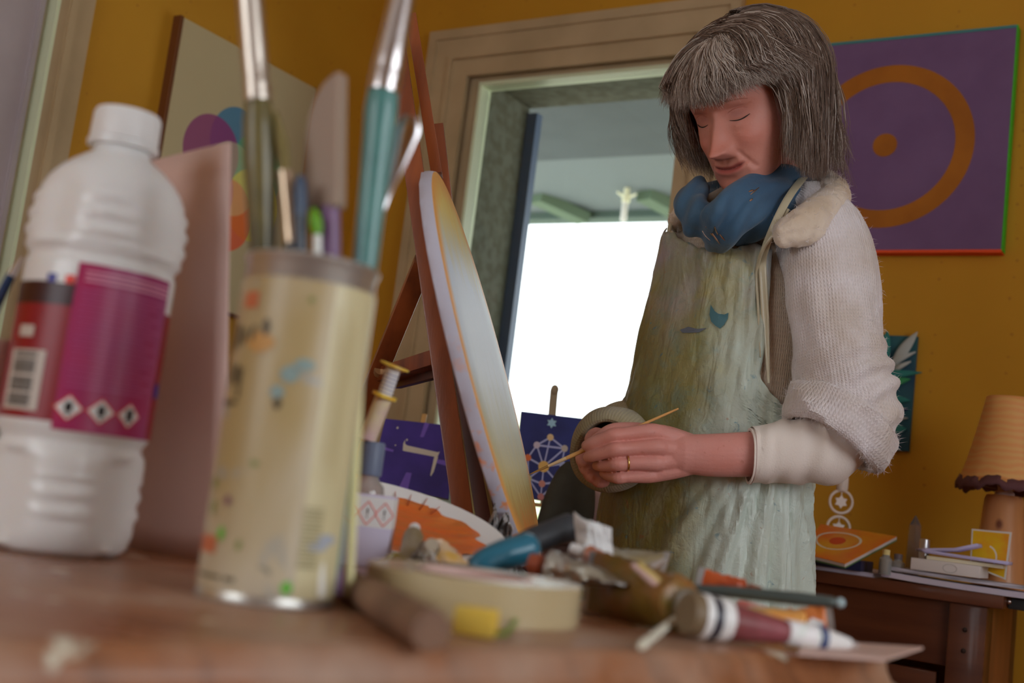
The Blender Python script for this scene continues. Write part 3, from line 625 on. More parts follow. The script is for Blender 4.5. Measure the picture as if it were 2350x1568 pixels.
# teal scraper handle + black one behind
h0, h1 = TB(1082, 1302, .93), TB(1236, 1248, .95)
t = thing('teal_scraper', 'scraper with a fat glossy teal handle lying on the heap of tubes', 'scraper', (h0+h1)/2)
hp = bspl([h0, h0*.65+h1*.35+np.array([0, 0, .001]), h0*.3+h1*.7, h1], 6)
wr = np.interp(np.linspace(0, 1, len(hp)), [0, .12, .5, .85, .97, 1], [.006, .0105, .0130, .0125, .008, .003])
MB().sweep(hp, np.stack([wr, wr*.95], 1), 24).build('handle', mat('teal_plastic', ph(28, 88, 110, .55), .3, coat=.3), t)
hd = (h0-h1)/np.linalg.norm(h0-h1); MB().box(h0+hd*.018, (.022, .0015, .04), np.stack([*frame_of(hd)[:2], hd], 1)).build('blade', mat('dark_steel', (.25, .26, .25), .4, 1.0), t, smooth=False)
h0, h1 = TB(1165, 1262, 1.02), TB(1322, 1205, 1.04)
t = thing('black_handled_tool', 'thick matt black tool handle pointing up right behind the teal scraper', 'tool', (h0+h1)/2)
hp = bspl([h0, h0*.6+h1*.4, h0*.2+h1*.8, h1], 6); wr = np.interp(np.linspace(0, 1, len(hp)), [0, .3, .85, .97, 1], [.008, .0115, .0125, .010, .005])
MB().sweep(hp, wr, 24).build('grip', mat('matt_black_plastic', ph(36, 38, 42, .42), .5), t); MB().ball(TB(1290, 1198, 1.032), .004, 10).build('rivet', mat('grey_rivet', ph(120, 118, 110, .42), .4), t)
# crumpled paper
def crumple(name, pxs, Y, m, label, cat, seed, amp=.012, n=26, rest=True, wrap=0.0):
    """pxs: 4 px corners BL BR TR TL"""
    c = [P(*q, Y) for q in pxs]; G = []
    for j in range(n):
        t_ = j/(n-1); row = []
        for i in range(n):
            s = i/(n-1); q = (c[0]*(1-s)+c[1]*s)*(1-t_)+(c[3]*(1-s)+c[2]*s)*t_
            fr = 2.2 if rest else 4; k = fbm((s*fr, t_*fr, 0), 1, seed); k2 = abs(fbm((s*fr*1.7, t_*fr*1.7, 3), 1, seed+5))*(.3 if rest else 1)
            q = q+np.array([.35*k, 1, 0])*amp*(k+.6*k2)+np.array([0, 0, 1])*amp*.8*fbm((s*(2.5 if rest else 5), t_*2, 9), 1, seed)*(t_)+np.array([0, 1, 0])*wrap*(2*s-1)**2
            row.append(q)
        G.append(row)
    o = MB().grid(G).build(name, m, None, angle=25); thicken(o, .0008); return tag(o, label, cat)
pp_m = mat('pale_pink_tissue', ph(186, 166, 168, .42), .7, sub=.1)
crumple('crumpled_tissue', [(1334, 1340), (1410, 1340), (1404, 1214), (1320, 1178)], .995, pp_m, 'torn pale pink paper tissue standing up beyond the silver tubes', 'paper', 3, .009, wrap=.012)
foil = mat('crinkled_clear_film', (.58, .56, .56), .2, .35, bump=1, bs=60)
crumple('crinkled_film', [(1075, 1330), (1190, 1330), (1165, 1178), (1098, 1185)], 1.335, foil, 'crinkled shiny plastic film heaped at the foot of the easel', 'plastic film', 11, .035, rest=False)
# silver tubes and knives
SV = (.62, .62, .60)
paint_tube('large squeezed silver aluminium tube behind the tape roll', TB(1250, 1300, .90), TB(1430, 1338, .88), .0120, SV, ph(120, 60, 40, .42), ph(150, 150, 140, .42), metal=.9, rough=.28, crush=.35)
paint_tube('rust-stained aluminium tube sloping down from the pink tissue', TB(1340, 1270, .98), TB(1470, 1322, .96), .0075, ph(140, 84, 60, .42), W_, SV, metal=.5, rough=.3, crush=.3)
paint_tube('flat grey aluminium tube at the top right of the silver heap', TB(1400, 1278, 1.05), TB(1520, 1290, 1.03), .008, (.5, .52, .46), W_, ph(130, 120, 90, .42), metal=.8, rough=.3, crush=.3, crimp=.9)
paint_tube('dark olive tube under the silver ones', on_table(1250, 1370, .011), on_table(1400, 1385, .009), .013, ph(66, 58, 26, .42), ph(30, 28, 20, .42), ph(44, 40, 22, .42), crush=.25)
k0, k1 = TB(1480, 1312, .93), TB(1526, 1284, .93)
t = tag(MB().sweep([k0, (k0+k1)/2, k1], np.array([[.0035, .001], [.0042, .001], [.002, .0008]]), 12, up=np.array([0, -.7, .7])).build('knife_tip', mat('bright_steel', (.8, .8, .82), .15, 1.0), None), 'bright steel knife tip catching light at the right of the silver tubes', 'palette knife')
# big olive tube
o0, o1 = on_table(1565, 1452, .016), on_table(1350, 1400, .022)
paint_tube('fat olive-brown smeared paint tube lying right of the tape roll', o0+np.array([0, 0, .002]), o1-np.array([0, 0, .003]), .0190, ph(84, 70, 26, .45), ph(70, 60, 46, .42), ph(104, 68, 34, .45), crush=.22, caplen=.004, crimp=pi/2)
def rod(name, label, cat, segs, n=20):
    """segs: list of (part, p0, p1, r0, r1, material)"""
    t = thing(name, label, cat, segs[0][1])
    for (pn, a, b, r0, r1, m) in segs: MB().sweep([a, b], [r0, r1], n).build(pn, m, t)
    return t
black_l = mat('dark_grey_green_lacquer', ph(44, 50, 48, .42), .35, coat=.3)
a_, b_, c_ = TB(1545, 1348, .93), TB(1660, 1357, .93), TB(1928, 1384, .92)
t = thing('black_brush', 'long dark brush handle lying level across the paint tubes', 'paintbrush', (a_+c_)/2)
hp = bspl([a_, b_, b_*.4+c_*.6, c_], 6); MB().sweep(hp, np.interp(np.linspace(0, 1, len(hp)), [0, .35, .7, .97, 1], [.0022, .0046, .0052, .0042, .002]), 18).build('handle', black_l, t)
MB().ball(c_, .0042, 12).build('handle_end', mat('worn_grey_tip', ph(110, 124, 128, .42), .4), t); MB().sweep([a_, a_+(a_-b_)*.5], [.0028, .0034], 14).build('ferrule', ferr, t)
a_, b_ = TB(1462, 1300, .86), TB(1574, 1398, .845)
rod('stained_brush', 'paint-crusted pale brush handle slanting across the fat olive tube', 'paintbrush', [('handle', a_, b_, .004, .006, mat('crusted_cream', ph(150, 130, 96, .42), .6, col2=ph(128, 110, 50, .42), ns=60)), ('stripe', a_+np.array([-.004, -.004, .001]), b_+np.array([-.005, -.004, .001]), .002, .0028, mat('mauve_stripe', ph(140, 116, 112, .42), .5))])
a_, b_ = on_table(1474, 1492, .003), on_table(1580, 1430, .012)
rod('grey_stick', 'short pale grey stick propped against the ringed brush', 'stick', [('shaft', a_, b_, .0030, .0028, mat('pale_grey_wood', ph(150, 148, 136, .42), .55)), ('end', a_, a_-(b_-a_)*.03, .0030, .0022, mat('pale_end', ph(170, 166, 150, .42), .5))])
L0 = on_table(1568, 1470, .0175); L1 = on_table(1965, 1502, .006)
def Lp(s): return L0*(1-s)+L1*s
t = thing('ringed_marker', 'long maroon marker with white and black rings lying near the table edge', 'marker', Lp(.5))
for nm, s0_, s1_, r0, r1, m in (('end_cap', 0, .06, .0135, .0148, mat('brown_cap', ph(84, 70, 52, .42), .5)), ('white_ring', .06, .10, .0150, .0150, whl), ('black_ring', .10, .15, .0148, .0146, mat('black_ring', ph(34, 32, 40, .42), .35)), ('white_collar', .15, .22, .0148, .0140, whl), ('maroon_body', .22, .56, .0135, .0080, mat('maroon', ph(84, 38, 36, .5), .35, coat=.2, col2=ph(104, 54, 60, .42), ns=30)), ('white_sleeve', .56, .74, .0088, .0086, mat('smeared_white', ph(170, 162, 168, .42), .4, col2=ph(120, 150, 130, .42), ns=40, lo=.5, hi=.75)), ('blue_ring', .74, .78, .0095, .0095, mat('navy_ring', ph(40, 50, 80, .42), .35)), ('white_nose', .78, .95, .0082, .0040, mat('pale_blue_white', ph(164, 166, 190, .42), .35)), ('grey_tip', .95, 1.0, .0028, .0018, mat('grey_tip', ph(130, 122, 120, .42), .4))):
    MB().sweep([Lp(s0_), Lp(s1_)], [r0, r1], 28).build(nm, m, t)
paint_tube('orange-beige tube with a dark speck lying behind the maroon marker', TB(1850, 1440, .91), TB(1668, 1398, .93), .0110, ph(184, 140, 84, .42), W_, ph(176, 112, 56, .42), crush=.18)
paint_tube('flattened bright orange tube end standing beside the white nose of the marker', TB(1800, 1432, .95), TB(1898, 1428, .94), .0105, ph(178, 100, 48, .42), ph(160, 120, 60, .42), ph(150, 76, 30, .42), crush=.25, crimp=pi/2)
paint_tube('dark orange crumpled tube just above the black brush', TB(1712, 1352, 1.0), TB(1612, 1330, 1.0), .0070, ph(140, 62, 24, .42), ph(90, 44, 24, .42), ph(110, 40, 16, .42), crush=.3, crimp=pi/2)
paint_tube('red and white striped tube just below the black brush', TB(1690, 1398, .965), TB(1775, 1400, .96), .0065, ph(160, 50, 46, .42), W_, ph(184, 150, 140, .42), crush=.1)
c = [on_table(1850, 1478, .001), on_table(2118, 1497, .002), on_table(2030, 1522, .001), on_table(1830, 1508, .001)]
c[1][2] += .0; ob = MB(); vs = np.array(c); ob.add(np.vstack([vs, vs+np.array([0, 0, .002])]), [(0, 3, 2, 1), (4, 5, 6, 7), (0, 1, 5, 4), (1, 2, 6, 5), (2, 3, 7, 6), (3, 0, 4, 7)])
tag(ob.build('grey_card', mat('grey_pink_card', ph(140, 118, 110, .42), .6), None, smooth=False), 'flat grey-pink card poking over the right end of the table', 'card')
# ================================================================== EASEL AND TONDO
eas_m = mat('stained_easel_wood', ph(98, 48, 20, .36), .38, col2=ph(72, 32, 12, .36), ns=3, stretch=(9, 9, 1), coat=.25, bump=.1)
eas_d = mat('dark_easel_wood', ph(60, 26, 12, .36), .45, col2=ph(44, 18, 8, .36), ns=3, stretch=(9, 9, 1), coat=.15)
eas_p = mat('pale_edge_wood', ph(128, 118, 78, .40), .5)
et = thing('wooden_easel', 'tall reddish-brown wooden easel leaning back and carrying the round canvas', 'easel', P(1067, 1200, 1.6)*np.array([1, 1, 0]))
tw = P(1010, 398, 1.55)-P(1235, 1290, 1.55); tw /= np.linalg.norm(tw)       # direction of the slanted masts
def bar(nm, a, b, w, t, m, parent, wdir=None):
    a, b = np.asarray(a), np.asarray(b); d = b-a; L_ = np.linalg.norm(d); d = d/L_
    x = CR if wdir is None else np.asarray(wdir); x = x-d*(x@d); x /= np.linalg.norm(x); y = np.cross(d, x)
    return MB().box((a+b)/2, (w, t, L_), np.stack([x, y, d], 1), bev=.0015).build(nm, m, parent, smooth=True)
def ext(a, b, z=0.0):
    a, b = np.asarray(a), np.asarray(b); return a+(b-a)*((z-a[2])/(b[2]-a[2]))
a, b = P(903, 60, 1.60), P(1067, 1205, 1.56); m1 = bar('mast', a, ext(a, b), .0265, .034, eas_m, et)
bar('metal_edge_strip', P(968, 420, 1.585)+0*a, P(1090, 1205, 1.545), .005, .004, eas_p, et)
a, b = P(944, 40, 1.68), P(1012, 420, 1.66); bb = ext(a, P(1103, 1200, 1.60)); bar('mast', a, P(1003, 405, 1.66), .016, .03, eas_m, et)
a, b = P(1003, 288, 1.74), P(1020, 420, 1.74); bar('canvas_clamp', a, P(1024, 470, 1.74), .020, .022, eas_m, et)
a, b = P(1036, 800, 1.68), P(1110, 1200, 1.66); bar('mast', P(1003, 560, 1.70), ext(a, b), .034, .03, eas_d, et)
bar('metal_edge_strip', P(1088, 960, 1.62), P(1134, 1205, 1.60), .005, .004, eas_p, et)
a, b = P(1118, 960, 1.70), P(1160, 1200, 1.70); bar('mast', a, ext(a, b), .022, .026, eas_d, et)
a, b = P(972, 600, 1.72), P(842, 918, 1.86); bar('rear_leg', a, ext(a, b), .028, .030, eas_m, et)
a, b = P(966, 655, 1.74), P(888, 832, 1.83); bar('brass_stay', a, b, .008, .004, eas_p, et)
a, b = P(880, 862, 1.84), P(1010, 822, 1.64); bar('cross_brace', a, b, .030, .022, eas_m, et)
a, b = P(912, 876, 1.85), P(1008, 850, 1.68); bar('cross_brace', a, b, .014, .022, eas_d, et)
kq = P(874, 848, 1.83); kd = to_cam(kq); mb = MB(); mb.sweep([kq, kq+kd*.012, kq+kd*.02], [.013, .015, .010], 18); mb.build('wing_knob', mat('brass_knob', (.55, .34, .16), .3, .7), et)
# ledge that carries the canvas
C0 = P(1122, 844, 1.55); RT2 = .268
vd = ray(1122, 844); vd /= np.linalg.norm(vd)
n0 = np.cross(tw, vd); n0 = n0 if n0[0] > 0 else -n0; n0 /= np.linalg.norm(n0)
tilt = radians(5.0); TN = n0*cos(tilt)-vd*sin(tilt); TN -= tw*(TN@tw); TN /= np.linalg.norm(TN); TS = np.cross(tw, TN); TS = TS if TS[1] > 0 else -TS
lc = C0-tw*(RT2+.012)-TN*.02
MB().box(lc, (.07, .38, .02), np.stack([TN, TS, tw], 1), bev=.002).build('ledge', eas_d, et)
# round canvas
t = thing('round_canvas', 'round canvas seen almost edge-on, painted silver white with gold and orange rim', 'painting', C0)
cw_m = mat('stapled_white_canvas_edge', ph(144, 142, 154, .50), .7, bump=.2, bs=200)
_n = NB(cw_m); _v = _n.co(); _z = _n.sep(_v)
_st = _n.noise(_n.co(loc=(2, 0, 4)), 42, 3); _lo = _n.ramp(_z[2], [(.0, 1), (.02, 0)])
_msk = _n.math('MULTIPLY', _n.ramp(_st, [(.52, 0), (.60, .85)]), _n.ramp(_n.math('ADD', _n.math('MULTIPLY', _z[2], -1.6), .5), [(.45, 0), (.75, 1)]))
_n.color(_n.mix(_msk, ph(144, 142, 154, .50), ph(180, 96, 40, .4)))
def tring(r, h, n=120, wob=0.0): return [C0+(tw*cos(q)+TS*sin(q))*(r+wob*abs(sin(q*19+sin(q*5)))**6)+TN*h for q in np.linspace(0, 2*pi, n, endpoint=False)]
MB().rings([tring(RT2-.03, -.0155), tring(RT2-.001, -.0155, wob=.002), tring(RT2, -.014, wob=.003), tring(RT2, -.008, wob=.002), tring(RT2, -.003), tring(RT2-.0015, 0)], cap=True).build('canvas_edge', cw_m, t)
face_m = mat('silver_gold_paint', ph(180, 186, 190, .42), .42, spec=.45, metal=.0)
_n = NB(face_m)
# object coordinates -> along tw (height in the disc) and radius
_v = _n.co(); 
def dotv(vec):
    n = _n.N.new('ShaderNodeVectorMath'); n.operation = 'DOT_PRODUCT'; _n.L.new(_v, n.inputs[0]); n.inputs[1].default_value = tuple(vec); return n.outputs['Value']
_h = dotv(tw); _s = dotv(TS)
_r = _n.math('SQRT', _n.math('ADD', _n.math('MULTIPLY', _h, _h), _n.math('MULTIPLY', _s, _s)))
_cb = _n.N.new('ShaderNodeCombineXYZ'); _n.L.new(_n.math('MULTIPLY', _h, 2.2), _cb.inputs[0]); _n.L.new(_n.math('MULTIPLY', _s, 30), _cb.inputs[1])
_nz = _n.noise(_cb.outputs[0], 3.2, 6, .8, .65)
_hh = _n.math('ADD', _h, _n.math('MULTIPLY', _n.math('SUBTRACT', _nz, .5), .16))
_c = _n.ramp(_n.math('ADD', _n.math('MULTIPLY', _hh, 1.8), .5), [(.0, ph(160, 90, 40, .52)), (.09, ph(164, 96, 44, .52)), (.17, ph(146, 124, 70, .52)), (.22, ph(160, 148, 96, .52)), (.36, ph(150, 150, 132, .52)), (.48, ph(160, 168, 174, .52)), (.70, ph(160, 170, 182, .52)), (.78, ph(166, 164, 140, .52)), (.86, ph(180, 160, 92, .52)), (1.0, ph(180, 146, 66, .52))])
_c = _n.mix(_n.ramp(_n.math('ADD', _r, _n.math('MULTIPLY', _n.math('SUBTRACT', _nz, .5), .03)), [(RT2-.040, 0), (RT2-.010, 1)]), _c, ph(196, 118, 60, .42))
_c = _n.mix(_n.math('MULTIPLY', _n.ramp(_nz, [(.60, 0), (.74, .6)]), _n.ramp(_h, [(.0, 1), (.05, 0)])), _c, ph(96, 62, 30, .42)); _n.color(_c)
_n.bump(_nz, .8, .002)
MB().rings([tring(.002, .0005), tring(RT2*.6, .0005), tring(RT2-.0025, .0005), tring(RT2-.0015, -.0002)], cap=True).build('painted_face', face_m, t)

# ================================================================== CHEST BY THE DOOR WITH SMALL CANVASES
dk_m = mat('dark_chest_wood', ph(56, 34, 28, .36), .5, col2=ph(42, 24, 20, .36), ns=4, stretch=(1, 8, 1))
CHZ = .862
q0 = P(1060, 1200, 2.62); uc, vc, _ = uvz(q0)
t = thing('side_chest', 'low dark wooden chest in front of the glass door carrying small canvases', 'chest', RW(uc, vc, 0))
def cb(mb, u0, u1, v0, v1, z0, z1, bev=0): return rbox(mb, u0, u1, v0, v1, z0, z1, bev=bev)
cb(MB(), .78, 1.50, .47, .97, CHZ-.028, CHZ, bev=.004).build('top', dk_m, t)
cb(MB(), .80, 1.48, .49, .94, .06, CHZ-.028).build('body', dk_m, t, smooth=False)
for du in (.81, 1.145): 
    d_ = cb(MB(), du, du+.325, .94, .953, .12, CHZ-.06, bev=.003).build('door', dk_m, t); MB().ball(RW(du+(.29 if du < 1 else .035), .962, .5), .012, 12).build('knob', mat('dark_knob', (.08, .05, .03), .4), d_)
nat = mat('light_pine', ph(136, 104, 60, .38), .5)
def quad_panel(nm, cs, th, m, parent=None, label=None):
    """cs BL BR TR TL, thickened backwards"""
    cs = [np.asarray(c, float) for c in cs]; n = np.cross(cs[1]-cs[0], cs[3]-cs[0]); n /= np.linalg.norm(n); n = -n if n@(EYE-cs[0]) > 0 else n
    mb = MB(); v = np.array(cs); mb.add(np.vstack([v, v+n*th]), [(0, 1, 2, 3), (7, 6, 5, 4), (0, 4, 5, 1), (1, 5, 6, 2), (2, 6, 7, 3), (3, 7, 4, 0)], [0, 1, 1, 1, 1, 1] if isinstance(m, (list, tuple)) else 0)
    return mb.build(nm, m, parent, smooth=False), n
def on_quad(cs, s, t_, off): 
    cs = [np.asarray(c, float) for c in cs]; n = np.cross(cs[1]-cs[0], cs[3]-cs[0]); n /= np.linalg.norm(n); n = n if n@(EYE-cs[0]) > 0 else -n
    return (cs[0]*(1-s)+cs[1]*s)*(1-t_)+(cs[3]*(1-s)+cs[2]*s)*t_+n*off
def poly_on(mb, cs, pts, off, mi=0):
    mb.add([on_quad(cs, s, t_, off) for s, t_ in pts], [tuple(range(len(pts)))], mi)
def strip_on(mb, cs, a, b, wa, wb, off, mi=0):
    a, b = np.array(a), np.array(b); d = b-a; p = np.array([-d[1], d[0]])/max(1e-6, np.hypot(*d))
    poly_on(mb, cs, [a+p*wa/2, a-p*wa/2, b-p*wb/2, b+p*wb/2], off, mi)
def disc_on(mb, cs, c, r, off, mi=0, n=16, asp=1.0): poly_on(mb, cs, [(c[0]+r*cos(q), c[1]+r*asp*sin(q)) for q in np.linspace(0, 2*pi, n, endpoint=False)], off, mi)
def mini_easel(label, base_l, base_r, top, loc):
    e = thing('mini_easel', label, 'easel', loc)
    mid = (base_l+base_r)/2; back = np.array([*(-to_cam(mid)[:2]), 0])
    dxy = (base_r-base_l)/np.linalg.norm(base_r-base_l)
    bar('ledge', base_l-back*.01, base_r-back*.01, .008, .014, nat, e, wdir=(0, 0, 1))
    z = CHZ
    for s in (.25, .75):
        q = base_l*(1-s)+base_r*s; f_ = np.array([q[0], q[1], z])+back*.018+dxy*(s-.5)*.03; bar('leg', f_, mid*.15+top*.85+back*.024-np.array([0, 0, .02]), .010, .006, nat, e)
    bar('rear_leg', np.array([mid[0], mid[1], z])+back*.07, top+back*.014-np.array([0, 0, .015]), .009, .006, nat, e)
    bar('spine', mid+back*.013, top+back*.010, .011 if 'violet' in label else .017, .006, nat if 'violet' in label else mat('grey_dowel', ph(112, 100, 80, .42), .5), e); return e
Yc = 2.50
csP = [P(848, 1111, Yc), P(1030, 1146, Yc+.0), P(1044, 978, Yc+.04), P(884, 961, Yc+.04)]
prp = mat('deep_violet_paint', ph(44, 28, 96, .40), .5, col2=ph(34, 22, 78, .40), ns=12); edge = mat('raw_canvas_side', ph(140, 136, 124, .42), .7)
t = thing('violet_canvas', 'small deep violet canvas with a white angular letter on a mini easel', 'painting', csP[0])
cvp, nn = quad_panel('canvas', csP, .012, [prp, edge], t)
mb = MB(); strip_on(mb, csP, (.5, .5), (.60, 1.0), .02, .07, .0004); strip_on(mb, csP, (.5, .5), (.42, 0), .02, .12, .0004); strip_on(mb, csP, (.5, .5), (0, .56), .01, .05, .0004); strip_on(mb, csP, (.5, .5), (1, .47), .01, .08, .0004)
mb.build('pale_rays', mat('lavender_ray', ph(80, 58, 130, .4), .5), cvp, smooth=False)
cr_l = mat('cream_letter', ph(150, 142, 130, .42), .5)
mb = MB(); poly_on(mb, csP, [(.33, .56), (.355, .555), (.80, .535), (.825, .62), (.80, .605), (.38, .64), (.345, .66), (.335, .72), (.32, .66)], .0009); poly_on(mb, csP, [(.76, .54), (.81, .54), (.775, .33), (.745, .26), (.735, .28)], .0009)
mb.build('cream_letter', cr_l, cvp, smooth=False)
for c, r in (((.20, .88), .014), ((.22, .62), .008), ((.36, .72), .012)): mb = MB(); disc_on(mb, csP, c, r, .0009, asp=1.3); mb.build('star', cr_l, cvp, smooth=False)
mini_easel('tiny pine easel holding the violet canvas on the dark chest', P(862, 1124, Yc-.004), P(1012, 1153, Yc-.004), P(975, 950, Yc+.05), csP[0]-np.array([0, 0, csP[0][2]-CHZ]))
Yd = 2.46
csB = [P(1176, 1138, Yd), P(1322, 1158, Yd), P(1340, 961, Yd+.04), P(1196, 944, Yd+.04)]
blu = mat('night_blue_paint', ph(30, 36, 84, .40), .5, col2=ph(24, 28, 66, .40), ns=12)
t = thing('night_blue_canvas', 'small night blue canvas with a diagram of joined coloured circles below a star', 'painting', csB[0])
cvb, nn = quad_panel('canvas', csB, .012, [blu, edge], t)
nodes = {'k': (.50, .70), 'c1': (.24, .56), 'c2': (.78, .60), 'g': (.16, .44), 'h': (.66, .42), 't': (.46, .36), 'n': (.24, .26), 'y': (.70, .24), 'd': (.46, .16), 'm': (.46, -.02)}
NP = [(.50, .73), (.30, .62), (.74, .62), (.18, .46), (.72, .44), (.44, .38), (.22, .22), (.68, .22), (.44, .18), (.44, .03)]
mb = MB()
for i, j in ((0, 1), (0, 2), (1, 2), (1, 3), (2, 4), (0, 5), (1, 5), (2, 5), (3, 5), (4, 5), (3, 6), (4, 7), (5, 6), (5, 7), (5, 8), (6, 8), (7, 8), (6, 9), (7, 9), (8, 9)): strip_on(mb, csB, NP[i], NP[j], .022, .022, .0005+.00002*i)
mb.build('joining_lines', mat('pale_blue_line', ph(128, 130, 160, .42), .5), cvb, smooth=False)
ncol = [ph(170, 140, 104, .42), ph(150, 140, 150, .42), ph(140, 130, 120, .42), ph(180, 84, 44, .42), ph(120, 124, 150, .42), ph(182, 130, 70, .42), ph(140, 134, 90, .42), ph(124, 132, 88, .42), ph(150, 100, 90, .42), ph(140, 90, 90, .42)]
for i, (c, k) in enumerate(zip(NP, ncol)): mb = MB(); disc_on(mb, csB, c, .085 if i == 5 else .052, .0012, asp=.78); mb.build('circle', mat('node_%d' % i, k, .5), cvb, smooth=False)
mb = MB()
for k in range(2): poly_on(mb, csB, [(.50+.085*sin(q+k*pi), .90+.064*cos(q+k*pi)) for q in (0, 2*pi/3, 4*pi/3)], .0008+.0002*k)
mb.build('star', mat('pale_cyan_star', ph(120, 150, 170, .42), .5), cvb, smooth=False)
mini_easel('tiny easel with a rounded grey dowel holding the night blue canvas', P(1185, 1152, Yd-.004), P(1312, 1170, Yd-.004), P(1272, 895, Yd+.055), csB[0]-np.array([0, 0, csB[0][2]-CHZ]))
MB().ball(P(1273, 895, Yd+.062), .0088, 12, sc=(1, 1, 1.3)).build('dowel_tip', mat('grey_dowel_tip', ph(112, 100, 80, .42), .5), bpy.data.objects['mini_easel.001'])
# stone
def blob(nm, c, s, m, label, cat, seed, amp=.12, n=40, R=None, parent=None):
    c = np.asarray(c); G = []
    for t_ in np.linspace(.03, pi-.03, n//2):
        row = []
        for a in np.linspace(0, 2*pi, n, endpoint=False):
            d = np.array([sin(t_)*cos(a), sin(t_)*sin(a), cos(t_)]); row.append(c+d*np.array(s)*(1+amp*fbm(d, 1.6, seed)))
        G.append(row)
    o = MB().rings(G).build(nm, m, parent); return tag(o, label, cat) if label else o
sb = pxat(1290, 2.28, CHZ); sh = P(1300, 1088, 2.28)[2]-CHZ
G = []
for h in np.linspace(0, 1, 14):
    r = .052*(1-.45*h**2.2)*(1 if h < .98 else .8); G.append([sb+np.array([.012*h+r*cos(a)*(1+.1*sin(3*a+1)), r*.7*sin(a)*(1+.1*sin(2*a)), (sh+.02)*h+.004*sin(2*a)*(h > .9)]) for a in np.linspace(0, 2*pi, 24, endpoint=False)])
tag(MB().rings(G).build('dark_stone', mat('dark_grey_stone', ph(46, 46, 40, .36), .8, col2=ph(34, 32, 26, .36), ns=12, bump=.5, bs=40), None), 'upright dark grey stone standing before the night blue canvas', 'stone')
pb = pxat(1370, 2.34, CHZ); phh = P(1368, 1122, 2.34)[2]-CHZ
G = [[pb+np.array([r*cos(a), r*sin(a)*.8, z]) for a in np.linspace(0, 2*pi, 28, endpoint=False)] for r, z in ((.020, 0), (.026, .01), (.030, phh*.5), (.028, phh*.8), (.024, phh*.93), (.017, phh), (.012, phh))]
tag(MB().rings(G).build('pink_vase', mat('dusty_pink_ceramic', ph(140, 112, 106, .40), .5), None), 'dusty pink vase glimpsed between the dark stone and the apron', 'vase')

# ================================================================== LEFT WALL CANVAS
fl_m = mat('cream_canvas_with_circles', ph(122, 112, 84, .34), .7, bump=.1, bs=400)
_n = NB(fl_m); _v = _n.co(); _X = _n.sep(_v)
_c = _n.mix(_n.noise(_n.co(), 3, 2), ph(120, 110, 84, .34), ph(126, 116, 90, .34))
CV_, CZ_, Rd = .573, 1.697, .104
ccol = [(.02, .22, .42), (.05, .40, .22), (.86, .72, .02), (.92, .12, .03), (.75, .04, .22), (.30, .03, .20)]
d2_ = []
for k, (g) in enumerate([0, -60, -120, 180, 120, 60]):
    cy = CV_+Rd*sin(radians(g)); cz = CZ_+Rd*cos(radians(g))
    # object space origin is at RW(0,CV_,CZ_): use e2 component
    n = _n.N.new('ShaderNodeVectorMath'); n.operation = 'DOT_PRODUCT'; _n.L.new(_v, n.inputs[0]); n.inputs[1].default_value = tuple(E2)
    a1 = _n.math('SUBTRACT', n.outputs['Value'], cy-CV_); a2 = _n.math('SUBTRACT', _X[2], cz-CZ_)
    dd = _n.math('SQRT', _n.math('ADD', _n.math('MULTIPLY', a1, a1), _n.math('MULTIPLY', a2, a2)))
    d2_.append(_n.math('LESS_THAN', dd, Rd))
cnt = d2_[0]
for m_ in d2_[1:]: cnt = _n.math('ADD', cnt, m_)
for m_, col in zip(d2_, ccol): _c = _n.mix(_n.math('MULTIPLY', m_, .86), _c, col)
n = _n.N.new('ShaderNodeVectorMath'); n.operation = 'LENGTH'; _n.L.new(_v, n.inputs[0])
pale = _n.math('MULTIPLY', _n.math('GREATER_THAN', cnt, 1.5), _n.ramp(n.outputs['Value'], [(.05, 1), (.106, 1), (.108, 0)], 'CONSTANT'))
_c = _n.mix(_n.math('MULTIPLY', pale, .35), _c, ph(150, 160, 110, .36)); _n.color(_c)
t = thing('flower_canvas', 'large cream canvas with overlapping rainbow circles on the left wall', 'painting', RW(0, CV_, CZ_))
rbox(MB(), .012, .032, .289, .829, 1.325, 2.070).build('canvas', fl_m, t, smooth=False)
br = mat('brown_frame_edge', ph(70, 38, 14, .34), .6)
mb = MB(); 
for v0, v1, z0, z1 in ((.829, .840, 1.32, 2.075), (.284, .289, 1.32, 2.075), (.284, .84, 1.318, 1.325)): rbox(mb, .0, .028, v0, v1, z0, z1)
mb.build('stretcher_frame', br, t, smooth=False)

# ================================================================== PURPLE RING CANVAS
t = thing('purple_ring_canvas', 'square purple canvas with an orange ring and centre dot, edges teal, green and red', 'painting', RW(1.715, 0, 1.885))
pur = mat('matt_purple', ph(72, 52, 78, .34), .75, col2=ph(68, 48, 74, .34), ns=10, bump=.15, bs=300); orr = mat('burnt_orange', ph(108, 62, 4, .34), .7, col2=ph(98, 54, 2, .34), ns=8)
rbox(MB(), 1.428, 2.000, .004, .036, 1.612, 2.160).build('canvas', pur, t, smooth=False)
def annulus(mb, u, z, r0, r1, v, n=96):
    vs = [RW(u+r*cos(a), v, z+r*sin(a)) for r in (r0, r1) for a in np.linspace(0, 2*pi, n, endpoint=False)]
    mb.add(vs, [(i, (i+1) % n, n+(i+1) % n, n+i) for i in range(n)])
mb = MB(); annulus(mb, 1.714, 1.879, .165, .210, .0368); mb.build('orange_ring', orr, t, smooth=False)
mb = MB(); annulus(mb, 1.712, 1.881, .0005, .030, .0368, 40); mb.build('orange_dot', orr, t, smooth=False)
rbox(MB(), 1.426, 2.0, .003, .0375, 2.157, 2.164).build('teal_edge', mat('teal_edge_paint', ph(40, 84, 84, .36), .6), t, smooth=False)
rbox(MB(), 2.0, 2.003, .003, .037, 1.610, 2.164).build('green_edge', mat('green_edge_paint', ph(42, 124, 20, .40), .6), t, smooth=False)
